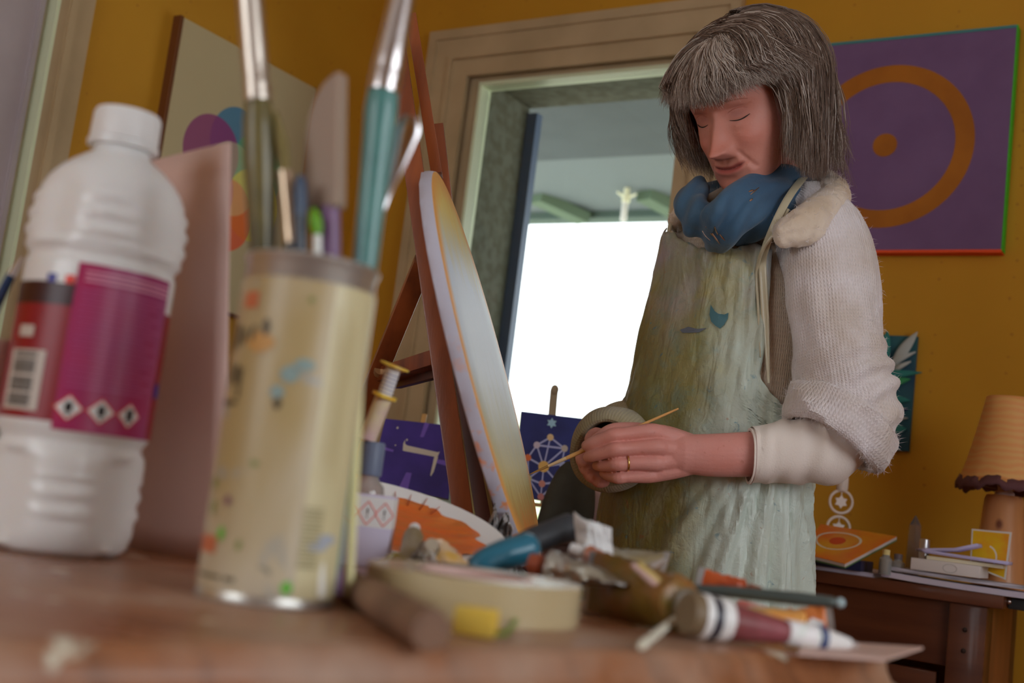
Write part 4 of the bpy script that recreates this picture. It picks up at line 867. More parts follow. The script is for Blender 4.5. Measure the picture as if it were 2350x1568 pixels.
rbox(MB(), 1.426, 2.001, .003, .0375, 1.606, 1.613).build('red_edge', mat('red_edge_paint', ph(190, 52, 14, .42), .6), t, smooth=False)

# ================================================================== TEAL TEXTILE ON WALL
t = thing('teal_leaf_hanging', 'small wall hanging of overlapping teal, green and white leaf shapes', 'wall hanging', RW(1.70, 0, 1.27))
rbox(MB(), 1.57, 1.822, .002, .016, 1.128, 1.405).build('backing', mat('dark_teal_cloth', ph(28, 62, 66, .36), .8, col2=ph(22, 44, 60, .36), ns=12), t)
lcols = {'teal': mat('teal_felt', ph(26, 78, 74, .36), .8), 'green': mat('green_felt', ph(34, 92, 56, .36), .8), 'navy': mat('navy_felt', ph(24, 30, 62, .36), .8), 'grey': mat('pale_grey_felt', ph(118, 122, 120, .38), .8), 'blue': mat('petrol_felt', ph(24, 66, 82, .36), .8)}
for (u0, z0, u1, z1, w, c) in ((1.745, 1.32, 1.752, 1.414, .032, 'teal'), (1.718, 1.33, 1.722, 1.412, .018, 'green'), (1.772, 1.33, 1.822, 1.414, .026, 'grey'), (1.76, 1.33, 1.822, 1.366, .014, 'grey'), (1.775, 1.318, 1.812, 1.342, .012, 'grey'), (1.69, 1.298, 1.840, 1.317, .022, 'teal'), (1.70, 1.268, 1.815, 1.300, .030, 'green'), (1.70, 1.25, 1.818, 1.248, .028, 'teal'), (1.70, 1.222, 1.815, 1.226, .018, 'navy'), (1.74, 1.196, 1.816, 1.206, .014, 'grey'), (1.68, 1.165, 1.815, 1.180, .05, 'teal'), (1.70, 1.142, 1.80, 1.140, .022, 'blue'), (1.59, 1.2, 1.70, 1.22, .04, 'green'), (1.60, 1.30, 1.69, 1.33, .03, 'teal'), (1.60, 1.14, 1.69, 1.16, .04, 'blue')):
    d = np.array([u1-u0, z1-z0]); L_ = np.hypot(*d); d /= L_; pts = [RW(u0+d[0]*L_*s, .020+.008*sin(pi*s), z0+d[1]*L_*s) for s in np.linspace(0, 1, 12)]
    wr = [max(.0008, w/2*sin(pi*min(1, .12+.88*s))**.7) for s in np.linspace(0, 1, 12)]
    MB().sweep(pts, np.array([[.004, x] for x in wr]), 12, up=E2 if False else np.cross(E2, np.array([0, 0, 1.]))*d[1]+np.array([0, 0, 1.])*-0+E2*0+(np.array([0, 0, 1])*d[0]-E1*d[1])).build('leaf', lcols[c], t)

# ================================================================== DESK
DZ = .836
desk_m = mat('brown_desk_wood', ph(62, 32, 18, .32), .42, col2=ph(48, 22, 12, .32), ns=3, stretch=(1, 1, 8), coat=.15)
desk_s = mat('brown_desk_side', ph(92, 54, 30, .34), .45, col2=ph(78, 44, 24, .34), ns=4, stretch=(6, 6, 1))
DU0, DU1, DV = 1.02, 2.118, .430
t = thing('writing_desk', 'old dark brown wooden desk with drawers, carrying the table lamp and papers', 'desk', RW(1.6, .2, 0))
cb(MB(), DU0, DU1, .03, DV, DZ-.026, DZ, bev=.005).build('desktop', desk_m, t)
cb(MB(), DU0+.06, DU1-.10, DV-.04, DV-.025, DZ-.15, DZ-.026).build('apron_rail', desk_m, t, smooth=False)
cb(MB(), DU1-.052, DU1-.030, .07, DV-.03, .30, DZ-.026).build('side_panel', desk_s, t, smooth=False)
for (u, v) in ((DU0+.06, DV-.045), (DU0+.06, .08), (DU1-.065, DV-.045), (DU1-.065, .08)):
    cb(MB(), u-.035, u+.035, v-.035, v+.035, 0, DZ-.026, bev=.004).build('leg', desk_m, t)
for u0 in (DU0+.10, DU0+.55):
    d_ = cb(MB(), u0, u0+.43, DV-.045, DV-.022, DZ-.285, DZ-.165, bev=.003).build('drawer', desk_m, t); MB().ball(RW(u0+.215, DV-.012, DZ-.225), .013, 14).build('knob', mat('dark_drawer_knob', (.06, .035, .02), .4), d_)
cb(MB(), DU0+.06, DU1-.10, .08, DV-.05, DZ-.60, DZ-.29).build('carcass', desk_m, t, smooth=False)
for (pz, nm) in ((DZ-.075, 'peg'), (DZ-.115, 'peg')): MB().ball(RW(DU1-.068, DV-.009, pz), .005, 8).build(nm, mat('dark_peg', (.03, .015, .01), .5), t)
def on_desk(px, py, dz=0.0): return PZ(px, py, DZ)+np.array([0, 0, dz])
# lamp
lb = pxat(2290, 2.44, DZ); zt = P(2298, 1137, 2.44)[2]-DZ
pine = mat('knotty_pine', ph(148, 104, 68, .40), .4, coat=.2); _n = NB(pine)
_k = _n.N.new('ShaderNodeTexVoronoi'); _k.inputs['Scale'].default_value = 16; _n.L.new(_n.co(scale=(1, 1, .7)), _k.inputs['Vector'])
_g = _n.noise(_n.co(scale=(6, 6, 1)), 5, 4); _n.color(_n.mix(_n.ramp(_k.outputs['Distance'], [(.06, 1), (.16, 0)]), _n.mix(_g, ph(150, 106, 70, .4), ph(124, 82, 50, .4)), ph(80, 44, 30, .4)))
t = thing('table_lamp', 'table lamp with a knotty pine cone base and wood-veneer shade with a ragged bark edge', 'lamp', lb)
MB().lathe([(.050, 0), (.054, .004), (.052, .01), (.038, zt-.008), (.034, zt)], lb, n=40, fn=lambda a, h, r: r*(1+.03*np.sin(a*3+h*14))).build('base', pine, t)
MB().lathe([(.020, zt-.002), (.019, zt+.006), (.0145, zt+.010), (.0145, zt+.030)], lb, n=24).build('socket', mat('white_socket', ph(150, 138, 136, .42), .4), t)
ven = mat('wood_veneer_shade', ph(150, 92, 48, .38), .55, sub=.0); _n = NB(ven); _w = _n.N.new('ShaderNodeTexWave'); _w.bands_direction = 'Z'; _w.inputs['Scale'].default_value = 22; _w.inputs['Distortion'].default_value = 5; _w.inputs['Detail Scale'].default_value = 1.2; _n.L.new(_n.co(scale=(.6, .6, 1)), _w.inputs['Vector'])
_n.color(_n.mix(_w.outputs['Fac'], ph(158, 98, 56, .32), ph(170, 110, 64, .32)))
z0s = P(2206, 1100, 2.44)[2]-DZ; z1s = P(2300, 912, 2.44)[2]-DZ
def shade_r(t_): return .092-.044*t_**.8
MB().rings([[lb+np.array([shade_r(t_)*cos(a), shade_r(t_)*sin(a), z0s+(z1s-z0s)*t_+(.004*sin(5*a)+.003*sin(11*a))*(1-t_)**6]) for a in np.linspace(0, 2*pi, 64, endpoint=False)] for t_ in np.linspace(0, 1, 14)], cap=False).build('shade', ven, t)
thicken(bpy.data.objects['shade'], .0015)
bark = mat('dark_bark', ph(64, 38, 40, .38), .8, bump=.8)
bo = MB().rings([[lb+np.array([(shade_r(t_)+.0012)*cos(a), (shade_r(t_)+.0012)*sin(a), z0s+(z1s-z0s)*t_+(.0045*sin(5*a)+.004*sin(11*a+1)+.003*sin(23*a))*(1 if k == 0 else .6)]) for a in np.linspace(0, 2*pi, 96, endpoint=False)] for k, t_ in enumerate((-.075, -.02, .045))], cap=False).build('bark_edge', bark, t); thicken(bo, .003)
MB().lathe([(.012, zt+.03), (.020, zt+.055), (.026, zt+.08), (.018, zt+.10), (.004, zt+.108)], lb, n=20).build('bulb', mat('frosted_bulb', (.7, .68, .64), .4), t)
for a in (1, 3.1, 5.2): MB().sweep(bspl([lb+np.array([.018*cos(a), .018*sin(a), zt+.012]), lb+np.array([.05*cos(a), .05*sin(a), zt+.016]), lb+np.array([.082*cos(a), .082*sin(a), z0s+.008])], 5), .0008, 6).build('wire', mat('wire_grey', (.5, .48, .45), .4), t)
# ornament of rings
ob_ = pxat(1922, 2.62, DZ); wh = mat('white_ornament', ph(156, 148, 142, .40), .5)
t = thing('ring_candlestick', 'white candlestick made of stacked rings with a star inside each', 'candlestick', ob_)
c1 = P(1930, 1152, 2.62); c2 = P(1924, 1212, 2.62); rr = .0250; xx = CR-np.array([0, 0, CR[2]]); xx /= np.linalg.norm(xx); zz = np.array([0, 0, 1.])
for c in (c1, c2):
    MB().sweep([c+(xx*cos(a)+zz*sin(a))*rr for a in np.linspace(0, 2*pi, 40, endpoint=False)], .0030, 8, loop=True).build('ring', wh, t)
    mb = MB(); mb.prism([((.015 if i % 2 == 0 else .0095)*cos(pi/2+i*pi/6), (.015 if i % 2 == 0 else .0095)*sin(pi/2+i*pi/6)) for i in range(12)], -.002, .002, rot3(xx, zz), c); mb.build('star', wh, t, smooth=False)
    MB().tube(c+zz*.0145, c+zz*rr, .0012, n=6).build('pin', wh, t)
MB().lathe([(.010, rr-.001), (.0125, rr+.004), (.0125, rr+.030), (.010, rr+.032), (.0, rr+.032)], c1, n=24, cap=False).build('candle_cup', wh, t)
MB().lathe([(.03, 0), (.03, .004), (.008, .010), (.006, c2[2]-DZ-rr)], ob_, n=24).build('foot', wh, t)
# orange book on wedge
bk = [P(1835, 1268, 2.44), P(1939, 1294, 2.36), P(2058, 1231, 2.50), P(1884, 1203, 2.62)]
om = mat('orange_yellow_print', ph(182, 116, 16, .40), .4, col2=ph(176, 84, 24, .40), ns=7, lo=.4, hi=.6)
t = thing('orange_booklet', 'orange and yellow booklet with a white ring, lying tilted on the desk', 'book', bk[0])
bo_, n_ = quad_panel('cover', bk, .0012, om, t)
quad_panel('pages', [c+n_*.0013 for c in bk], .006, mat('white_pages', ph(150, 142, 138, .42), .6), t); quad_panel('back_cover', [c+n_*.0075 for c in bk], .003, mat('green_cover', ph(58, 84, 50, .42), .5), t)
mb = MB(); ci = []
NN = 40
for r in (.30, .27): ci += [on_quad(bk, .42+r*cos(a)*1.15, .55+r*sin(a)*.95, .0006) for a in np.linspace(0, 2*pi, NN, endpoint=False)]
mb.add(ci, [(i, (i+1) % NN, NN+(i+1) % NN, NN+i) for i in range(NN)]); mb.build('white_ring', mat('white_ring_print', ph(176, 160, 150, .42), .5), bo_, smooth=False)
mb = MB(); disc_on(mb, bk, (.42, .55), .12, .0006); mb.build('red_centre', mat('red_brown_print', ph(150, 50, 14, .42), .5), bo_, smooth=False)
w0, w1, w2, w3 = P(1900, 1300, 2.42), P(2004, 1306, 2.42), P(2020, 1262, 2.46), P(1960, 1295, 2.43)
wd = on_desk(1968, 1298, 0)
mb = MB(); R2 = rot3([*(bk[1]-bk[0])[:2], 0], [*(bk[3]-bk[0])[:2], 0]); mid = (bk[0]+bk[1]+bk[2]+bk[3])/4
tag(cb(MB(), *(lambda q: (q[0]-.07, q[0]+.055, q[1]-.06, q[1]+.035))(uvz(mid)), DZ+.0085, mid[2]-.030).build('navy_box', mat('navy_card', ph(26, 28, 52, .4), .5), None, smooth=False), 'dark navy box under the tilted orange booklet', 'box')
# papers and small things
pap = mat('white_paper', ph(150, 144, 156, .42), .7, col2=ph(138, 132, 146, .42), ns=10)
def sheets(nm, label, u0, u1, v0, v1, z, h, cat, m=pap, curl=0.0, rz=0.0):
    mb = MB(); cu, cv = (u0+u1)/2, (v0+v1)/2; G = []
    def pt(s, t_, zz):
        du, dv = (s-.5)*(u1-u0), (t_-.5)*(v1-v0); return RW(cu+du*cos(rz)-dv*sin(rz), cv+du*sin(rz)+dv*cos(rz), zz)
    S = np.linspace(0, 1, 12); ring = []
    for s in S: ring.append([pt(s, 0, z+curl*(1-s)**3), pt(s, 1, z+curl*(1-s)**3), pt(s, 1, z+h+curl*(1-s)**3), pt(s, 0, z+h+curl*(1-s)**3)])
    mb.rings(ring); return tag(mb.build(nm, m, None, smooth=True, angle=25), label, cat)
fu, fv, _ = uvz(on_desk(1960, 1315)); 
sheets('paper_stack', 'thin stack of pale papers at the desk edge under the orange booklet', fu-.30, fu+.075, .07, DV-.012, DZ, .008, 'paper stack')
gu, gv, _ = uvz(on_desk(2200, 1345))
sheets('magazine_pile', 'pile of curled pale magazines filling the right end of the desktop', gu-.10, DU1+.05, .315, DV-.004, DZ+.0002, .011, 'magazines', curl=.005)
sheets('open_magazine', 'grey-printed magazine lying askew on the pile of pale magazines', gu-.09, DU1+.03, .318, DV-.012, DZ+.0165, .007, 'magazine', mat('grey_print_paper', ph(104, 102, 108, .42), .6, col2=ph(150, 146, 156, .42), ns=16, stretch=(1, 1, 12)), curl=.003, rz=-.02)
bxq = P(2180, 1302, 2.335); bu, bv, _ = uvz(bxq)
t = thing('white_box', 'flat white cardboard box with a faint oval outline on the magazines', 'box', RW(bu, bv, DZ+.027))
cb(MB(), bu-.075, bu+.055, bv-.10, bv-.0, DZ+.0268, DZ+.050, bev=.001).build('carton', mat('white_card_box', ph(164, 158, 156, .42), .5), t)
c_ = RW(bu, bv+.0006, DZ+.038); MB().sweep([c_+E1*.013*cos(a)+zz*.008*sin(a) for a in np.linspace(0, 2*pi, 30, endpoint=False)], .0005, 5, loop=True).build('oval_outline', mat('grey_outline', ph(130, 126, 124, .42), .5), t)
sheets('small_booklet', 'small cream booklet on top of the flat white box', bu-.05, bu+.09, bv-.09, bv-.01, DZ+.0505, .007, 'book', mat('cream_pages', ph(160, 152, 130, .42), .6), rz=-.1)
tz0 = DZ+.059
mb = MB(); G = []
for s in np.linspace(0, 1, 20):
    # folded leaflet: side profile opening to the right
    pass
pr_ = [(0.10, tz0), (.02, tz0+.001), (-.055, tz0+.003), (-.072, tz0+.006), (-.073, tz0+.009), (-.05, tz0+.013), (.0, tz0+.020), (.04, tz0+.034)]
G = [[RW(bu+u+.005*k, bv-.09+.085*k, z) for k in np.linspace(0, 1, 5)] for u, z in pr_]
o = MB().grid(G).build('folded_leaflet', mat('lilac_paper', ph(140, 134, 172, .42), .7), None); thicken(o, .0065); tag(o, 'folded white leaflet springing open on top of the white box', 'leaflet')
oc_ = [P(2226, 1298, 2.40), P(2308, 1331, 2.36), P(2322, 1222, 2.38), P(2230, 1214, 2.42)]
t = thing('orange_card', 'upright yellow-orange card with a white border leaning on the lamp base', 'card', oc_[0])
cd, _ = quad_panel('card', oc_, .0012, mat('card_white', ph(160, 156, 152, .42), .5), t); 
mb = MB(); poly_on(mb, oc_, [(.04, .03), (.95, .03), (.95, .96), (.04, .96)], .0005); mb.build('print', mat('yellow_orange_print', ph(184, 130, 10, .42), .5, col2=ph(180, 96, 20, .42), ns=14, lo=.5, hi=.7), cd, smooth=False)
mb = MB(); ci = [on_quad(oc_, .45+r*cos(a), .38+r*sin(a), .0008) for r in (.26, .22) for a in np.linspace(-1.6, 1.4, 20)]; mb.add(ci, [(i, i+1, 20+i+1, 20+i) for i in range(19)]); mb.build('ring_print', mat('pale_ring_print', ph(170, 156, 150, .42), .5), cd, smooth=False)
cq = pxat(2090, 2.52, DZ); h_ = P(2093, 1182, cq[1])[2]-DZ
crys = mat('smoky_crystal', (.50, .44, .42), .08, trans=.8, coat=.5, ior=1.3)
hx = lambda r, z: [cq+np.array([.0+r*cos(a), r*sin(a), z]) for a in np.linspace(.3, 2*pi+.3, 6, endpoint=False)]
tag(MB().rings([hx(.0150, 0.0005), hx(.0165, .02), hx(.0135, h_-.022), hx(.001, h_)]).build('crystal_point', crys, None, smooth=False), 'tall smoky crystal point standing on the desk', 'crystal')
lq = pxat(2115, 2.395, DZ); h_ = P(2118, 1237, lq[1])[2]-DZ
t = thing('silver_tube', 'small silver cylinder with a white base beside the crystal', 'lipstick', lq)
MB().lathe([(.0115, .0175), (.012, .019), (.012, .030), (.0112, .031)], lq, n=24).build('base', whl, t); MB().lathe([(.0098, .030), (.0103, .032), (.0100, h_-.001), (.009, h_)], lq, n=24).build('cap', mat('satin_silver', (.7, .7, .72), .3, 1.0), t)
for i, (px, Y, r, h_, lab_) in enumerate(((2030, 2.40, .0125, .040, 'small glass vial with a pale cork beside the navy box'), (2058, 2.42, .014, .034, 'squat clear glass jar left of the crystal'))):
    q = pxat(px, Y, DZ+.0085); t = thing('glass_vial', lab_, 'vial', q); MB().lathe([(.002, 0), (r, .001), (r, h_*.8), (r*.6, h_*.92), (r*.6, h_)], q, n=24).build('glass_body', clear, t)
    MB().lathe([(r*.55, h_*.95), (r*.6, h_+.010), (0, h_+.011)], q, n=16, cap=False).build('stopper', mat('cork_%d' % i, ph(170, 150, 100, .42) if i == 0 else ph(80, 70, 72, .42), .5), t)
q = on_desk(2300, 1376); uq, vq, _ = uvz(q)
t = thing('black_case', 'flat black case jutting from the right end of the desk under the papers', 'case', RW(uq+.1, vq, DZ))
cb(MB(), DU1+.002, DU1+.16, DV-.19, DV-.035, DZ-.024, DZ-.003, bev=.003).build('case_body', mat('black_leatherette', (.03, .03, .032), .5), t); MB().ball(RW(DU1+.004, DV-.035, DZ-.010), .006, 10).build('metal_corner', mat('chrome_corner', (.7, .68, .68), .2, 1), t)
# jar of brushes at left edge behind the bottle
q = on_table(-40, 1240); zz_ = P(0, 785, q[1])[2]
jy = q[1]
t = thing('white_cup', 'edge of a white cup peeping in from the left behind the solvent bottle', 'cup', q-np.array([.03, 0, 0])); MB().lathe([(.03, 0), (.037, .003), (.040, zz_-TZt), (.038, zz_-TZt), (.035, .006), (.0, .006)], q-np.array([.03, 0, 0]), n=40, cap=False).build('cup_body', mat('white_ceramic', ph(150, 146, 140, .42), .4), t)
a_, b_, c_ = P(-40, 760, jy), P(26, 632, jy-.02), P(44, 602, jy-.02)
t = thing('blue_pen_brush', 'dark blue handled brush with a silver ferrule tip poking in at the left edge', 'paintbrush', a_); MB().sweep([a_-(b_-a_)*1.2, a_, b_], [.003, .0045, .0036], 14).build('handle', mat('blue_lacquer', ph(28, 52, 84, .42), .25, coat=.4), t); MB().sweep([b_, b_*.5+c_*.5, c_+(c_-b_)*.4], [.0036, .0028, .001], 14).build('ferrule', ferr, t)
# ================================================================== PERSON
DG = None
def evaluated_mesh(o):
    bpy.context.view_layer.update(); dg = bpy.context.evaluated_depsgraph_get(); return bpy.data.meshes.new_from_object(o.evaluated_get(dg))
def remeshed(mb, name, mats, parent, voxel, smooth_it=2, label=None):
    o = mb.build('tmp_'+name, mats if not isinstance(mats, (list, tuple)) else mats, parent, smooth=False)
    r = o.modifiers.new('r', 'REMESH'); r.mode = 'VOXEL'; r.voxel_size = voxel
    if smooth_it: s = o.modifiers.new('s', 'SMOOTH'); s.factor = .5; s.iterations = smooth_it
    me = evaluated_mesh(o); me.name = name; bpy.data.objects.remove(o)
    for m in (mats if isinstance(mats, (list, tuple)) else [mats]):
        if len(me.materials) == 0 or me.materials[0] is None: me.materials.clear(); me.materials.append(m)
    me.polygons.foreach_set('use_smooth', [True]*len(me.polygons))
    q = bpy.data.objects.new(name, me); COL.objects.link(q); q.parent = parent
    if label: q['label'] = label
    return q
F0 = np.array([-.70, -.714, 0]); F0 /= np.linalg.norm(F0); L0_ = np.array([-F0[1]*1.0, F0[0], 0]); L0_ = L0_ if L0_[0] > 0 else -L0_    # facing, her left
TY = 1.885
rows = [(1500, 1600, 246), (1400, 1600, 240), (1210, 1608, 234), (1130, 1616, 228), (1000, 1636, 218), (900, 1656, 212), (780, 1676, 206), (640, 1692, 192), (560, 1702, 180), (515, 1708, 166), (480, 1722, 140), (450, 1738, 100), (432, 1750, 66)]
_tz, _tx, _ta = [], [], []
for y, c, h in rows:
    q = P(c, y, TY); _tz.append(q[2]); _tx.append(q[0]); _ta.append((h*TY/FPX-(.020 if h > 120 else 0))/.905)
_tz = [.60]+_tz; _tx = [_tx[0]]+_tx; _ta = [_ta[0]*.98]+_ta
KB = .70
def tors(z): return np.interp(z, _tz, _tx), np.interp(z, _tz, _ta)
def tor_pt(th, z, off=0.0, n=2.3):
    x, a = tors(z); a = a+off; b = a*KB+off*.3; c, s = cos(th), sin(th)
    return np.array([x, TY, z])+F0*b*np.sign(c)*abs(c)**(2/n)+L0_*a*np.sign(s)*abs(s)**(2/n)
PB_ = thing('person', 'grey-haired woman in cream knit sweater, blue scarf and paint-stained apron, painting beside the easel', 'person', np.array([tors(.8)[0], TY, 0.]))
# ---- head frame
NB_ = P(1644, 276, 1.70)
fh = np.array([-.715, -.70, 0]); fh /= np.linalg.norm(fh); pt_ = radians(31)
HY = fh*cos(pt_)+np.array([0, 0, -sin(pt_)]); HZ = fh*sin(pt_)+np.array([0, 0, cos(pt_)]); HX = np.cross(HY, HZ)
_rl = radians(-2); HX, HZ = HX*cos(_rl)+HZ*sin(_rl), HZ*cos(_rl)-HX*sin(_rl)
HR = np.stack([HX, HY, HZ], 1); HS = 1.04
HC_ = NB_-HR@np.array([0, .086, 0])*HS
def H(p): return HC_+(np.asarray(p)*HS)@HR.T
zz = [-.118, -.112, -.100, -.085, -.070, -.045, -.02, 0, .03, .06, .09, .108, .122, .130]
ww = [.010, .024, .037, .048, .055, .063, .067, .070, .074, .073, .062, .048, .028, .004]
ff = [.066, .079, .086, .0845, .0855, .086, .0865, .085, .0915, .088, .070, .051, .028, .004]
bb = [.045, .028, .005, -.025, -.05, -.075, -.09, -.096, -.100, -.098, -.083, -.063, -.035, -.004]
def sm(z, arr):
    zs = np.array(zz); a = np.array(arr); t = np.clip(z, zs[0], zs[-1]); return np.interp([t-.004, t, t+.004], zs, a).mean()
def g(x, s): return np.exp(-(x/s)**2)
def face_add(x, z):
    ax = abs(x); d = 0.0
    t = np.clip((.006-z)/.052, 0, 1); nh = np.where(z > -.047, .004+.0300*t**1.1, .0340*np.clip((z+.058)/.011, 0, 1)**.7)*(z < .012)*(1 if z < .006 else (.012-z)/.006)
    d += nh*g(x, .0080+.0048*t)
    d += .0100*g(ax-.0140, .0060)*g(z+.0440, .0072)+.0035*g(x, .0105)*g(z+.0455, .0085)
    d += -.0085*g(ax-.030, .017)*g(z-.004, .012)+.0062*g(ax-.032, .0125)*g(z+.0005, .0088)-.0022*g(ax-.032, .014)*g(z+.0065, .0022)-.002*g(ax-.032, .015)*g(z-.011, .0025)
    d += .0035*g(ax-.028, .020)*g(z-.022, .008)+.007*g(ax-.041, .017)*g(z+.032, .015)+.002*g(ax-.034, .013)*g(z+.014, .005)
    # smile fold
    p0 = np.array([.0185, -.044]); p1 = np.array([.0365, -.077]); v = p1-p0; q = np.array([ax, z])-p0; s = np.clip(q@v/(v@v), 0, 1); dd = np.hypot(*(q-v*s)); d += -.0034*np.exp(-(dd/.0032)**2)+.0022*np.exp(-(np.hypot(*(q-v*s-np.array([-.004, -.003])))/.006)**2)
    zm = -.0735+9.0*x*x; w_ = 1/(1+np.exp((ax-.0245)/.0022))
    d += w_*(.0026*g(z-zm-.0050, .0040)+.0032*g(z-zm+.0062, .0046)-.0052*g(z-zm, .0018))-.0022*g(ax-.027, .004)*g(z-zm, .005)
    d += -.0025*g(x, .018)*g(z+.090, .006)+.0055*g(x, .017)*g(z+.105, .011)-.0015*g(x, .003)*g(z+.060, .006)
    return d
def head_ring_pt(th, z):
    w, f, b = sm(z, ww), sm(z, ff), sm(z, bb); cy, hy = (f+b)/2, (f-b)/2; n = 2.35
    c, s = cos(th), sin(th); x = w*np.sign(s)*abs(s)**(2/n); y = cy+hy*np.sign(c)*abs(c)**(2/n)
    if c > 0: y += face_add(x, z)*min(1, c*2.5)
    return np.array([x, y, z])
def face_pt(x, z, off=0.0):
    w, f, b = sm(z, ww), sm(z, ff), sm(z, bb); cy, hy = (f+b)/2, (f-b)/2; n = 2.35
    return np.array([x, cy+hy*(1-min(.999, abs(x)/w)**n)**(1/n)+face_add(x, z)+off, z])
zs_ = np.concatenate([np.linspace(-.118, .05, 150), np.linspace(.052, .130, 30)])
ths = np.concatenate([np.linspace(-1.35, 1.35, 190), np.linspace(1.35, 2*pi-1.35, 46)[1:-1]])
body = MB()
body.rings([[H(head_ring_pt(t_, z)) for t_ in ths] for z in zs_])
for sx in (-1, 1): body.ball(H([sx*.071, -.012, -.012]), .03*HS, 16, sc=(.25, .55, 1.0), R=HR)
nb = P(1752, 470, 1.875)
def chain(mb, pts, n=18, sub=3):
    """pts: (px, py, Y, r); rounded ends"""
    c = [P(*q[:3]) for q in pts]; r = [q[3] for q in pts]; chain3(mb, c, r, n, sub)
def chain3(mb, c, r, n=18, sub=3, flat=(1, 1), up=None):
    c = np.array(c, float); A_ = bspl(np.hstack([c, np.array(r)[:, None]]), sub); c2, r2 = A_[:, :3], A_[:, 3]
    d0 = c2[0]-c2[1]; d0 /= np.linalg.norm(d0); d1 = c2[-1]-c2[-2]; d1 /= np.linalg.norm(d1)
    cc_ = [c2[0]+d0*r2[0]*k for k in (.98, .85, .5)]+list(c2)+[c2[-1]+d1*r2[-1]*k for k in (.5, .85, .98)]
    rr_ = [r2[0]*k for k in (.2, .53, .87)]+list(r2)+[r2[-1]*k for k in (.87, .53, .2)]
    mb.sweep(cc_, rr_, n, flat=flat, up=up)
chain3(body, [H([0, -.030, -.02]), H([0, -.035, -.075]), (H([0, -.035, -.075])+nb)/2, nb, nb-np.array([0, 0, .06])], [.052, .054, .054, .060, .09], 28)
body.rings([[tor_pt(a, z, -.022) for a in np.linspace(0, 2*pi, 40, endpoint=False)] for z in np.linspace(.78, _tz[-1]-.01, 22)])
hipx = tors(.8)[0]
for sx in (-1, 1):
    hp_ = np.array([hipx, TY, .80])+L0_*sx*.085; kn = np.array([hipx, TY, .46])+L0_*sx*.085+F0*.01; an = np.array([hipx, TY, .09])+L0_*sx*.085
    chain3(body, [hp_+np.array([0, 0, .05]), (hp_+kn)/2, kn, (kn+an)/2, an], [.085, .075, .056, .050, .036], 20)
    chain3(body, [an-np.array([0, 0, .03])-F0*.03, an-np.array([0, 0, .05])+F0*.06, an-np.array([0, 0, .055])+F0*.13], [.036, .032, .028], 16)
# left arm (near)
ARM = [(1790, 530, 1.85, .046), (1868, 575, 1.79, .044), (1905, 700, 1.74, .040), (1928, 880, 1.71, .037), (1930, 965, 1.70, .036), (1890, 1022, 1.70, .036), (1800, 1040, 1.70, .0325), (1735, 1044, 1.70, .027)]
chain(body, ARM, 24)
chain3(body, [P(1790, 1040, 1.70), P(1650, 1045, 1.700), P(1590, 1043, 1.702), P(1565, 1042, 1.702)], [.0335, .0315, .0292, .0292], 28, flat=(1, .80), up=(0, 1, 0))
FINGERS = [
    [(1590, 1024, 1.706, .016), (1545, 1008, 1.702, .0150), (1510, 996, 1.697, .0140), (1490, 991, 1.690, .0122), (1452, 995, 1.687, .0106), (1426, 997, 1.683, .0102), (1407, 999, 1.680, .0106), (1388, 1006, 1.683, .0093), (1362, 1016, 1.690, .0090), (1346, 1023, 1.697, .0078)],
    [(1592, 1038, 1.703, .017), (1550, 1033, 1.697, .0155), (1522, 1029, 1.692, .0140), (1506, 1027, 1.684, .0124), (1462, 1029, 1.682, .0106), (1430, 1031, 1.678, .0102), (1411, 1032, 1.675, .0104), (1390, 1038, 1.680, .0092), (1365, 1045, 1.689, .0090), (1350, 1050, 1.698, .0080)],
    [(1592, 1052, 1.703, .017), (1548, 1056, 1.698, .0150), (1518, 1060, 1.694, .0135), (1502, 1063, 1.687, .0120), (1460, 1063, 1.684, .0103), (1432, 1065, 1.682, .0098), (1415, 1066, 1.680, .0100), (1396, 1069, 1.689, .0087), (1380, 1070, 1.698, .0083), (1370, 1069, 1.708, .0073)],
    [(1590, 1064, 1.706, .016), (1545, 1078, 1.703, .0140), (1505, 1088, 1.701, .0122), (1486, 1092, 1.697, .0110), (1455, 1094, 1.694, .0093), (1434, 1095, 1.692, .0088), (1420, 1097, 1.690, .0092), (1404, 1095, 1.699, .0080), (1392, 1091, 1.708, .0075), (1385, 1087, 1.716, .0066)],
    [(1580, 1022, 1.718, .018), (1530, 1002, 1.730, .0160), (1480, 990, 1.734, .0125), (1435, 986, 1.728, .0110), (1400, 990, 1.718, .0104), (1366, 1012, 1.714, .0088)]]
for ch in FINGERS: chain(body, ch, 16, 4)
chain(body, [(1560, 1040, 1.712, .026), (1515, 1040, 1.712, .024), (1495, 1045, 1.712, .020)], 18)
# right arm (far) and hand
RA = [(1660, 540, 1.95, .045), (1635, 640, 2.0, .042), (1590, 850, 2.03, .040), (1535, 960, 2.02, .038), (1460, 1020, 1.95, .034), (1405, 1045, 1.85, .030), (1392, 1052, 1.81, .028)]
chain(body, RA, 20)
chain(body, [(1398, 1050, 1.82, .026), (1375, 1058, 1.79, .027), (1366, 1066, 1.77, .024)], 18)
for k, (dx, dy) in enumerate(((0, 4), (6, 20), (16, 36), (32, 48))):
    chain(body, [(1372+dx, 1030+dy*.9, 1.785, .0105), (1346+dx, 1034+dy, 1.765, .0100), (1334+dx, 1048+dy, 1.750, .0092), (1342+dx, 1064+dy*.9, 1.742, .0086), (1356+dx, 1066+dy*.85, 1.750, .0076)], 14)
chain(body, [(1392, 1012, 1.80, .014), (1368, 998, 1.775, .0115), (1356, 1010, 1.755, .0102), (1358, 1030, 1.745, .0085)], 14)
skin = mat('fair_ruddy_skin', ph(142, 98, 92, .37), .48, sub=.12, spec=.4)
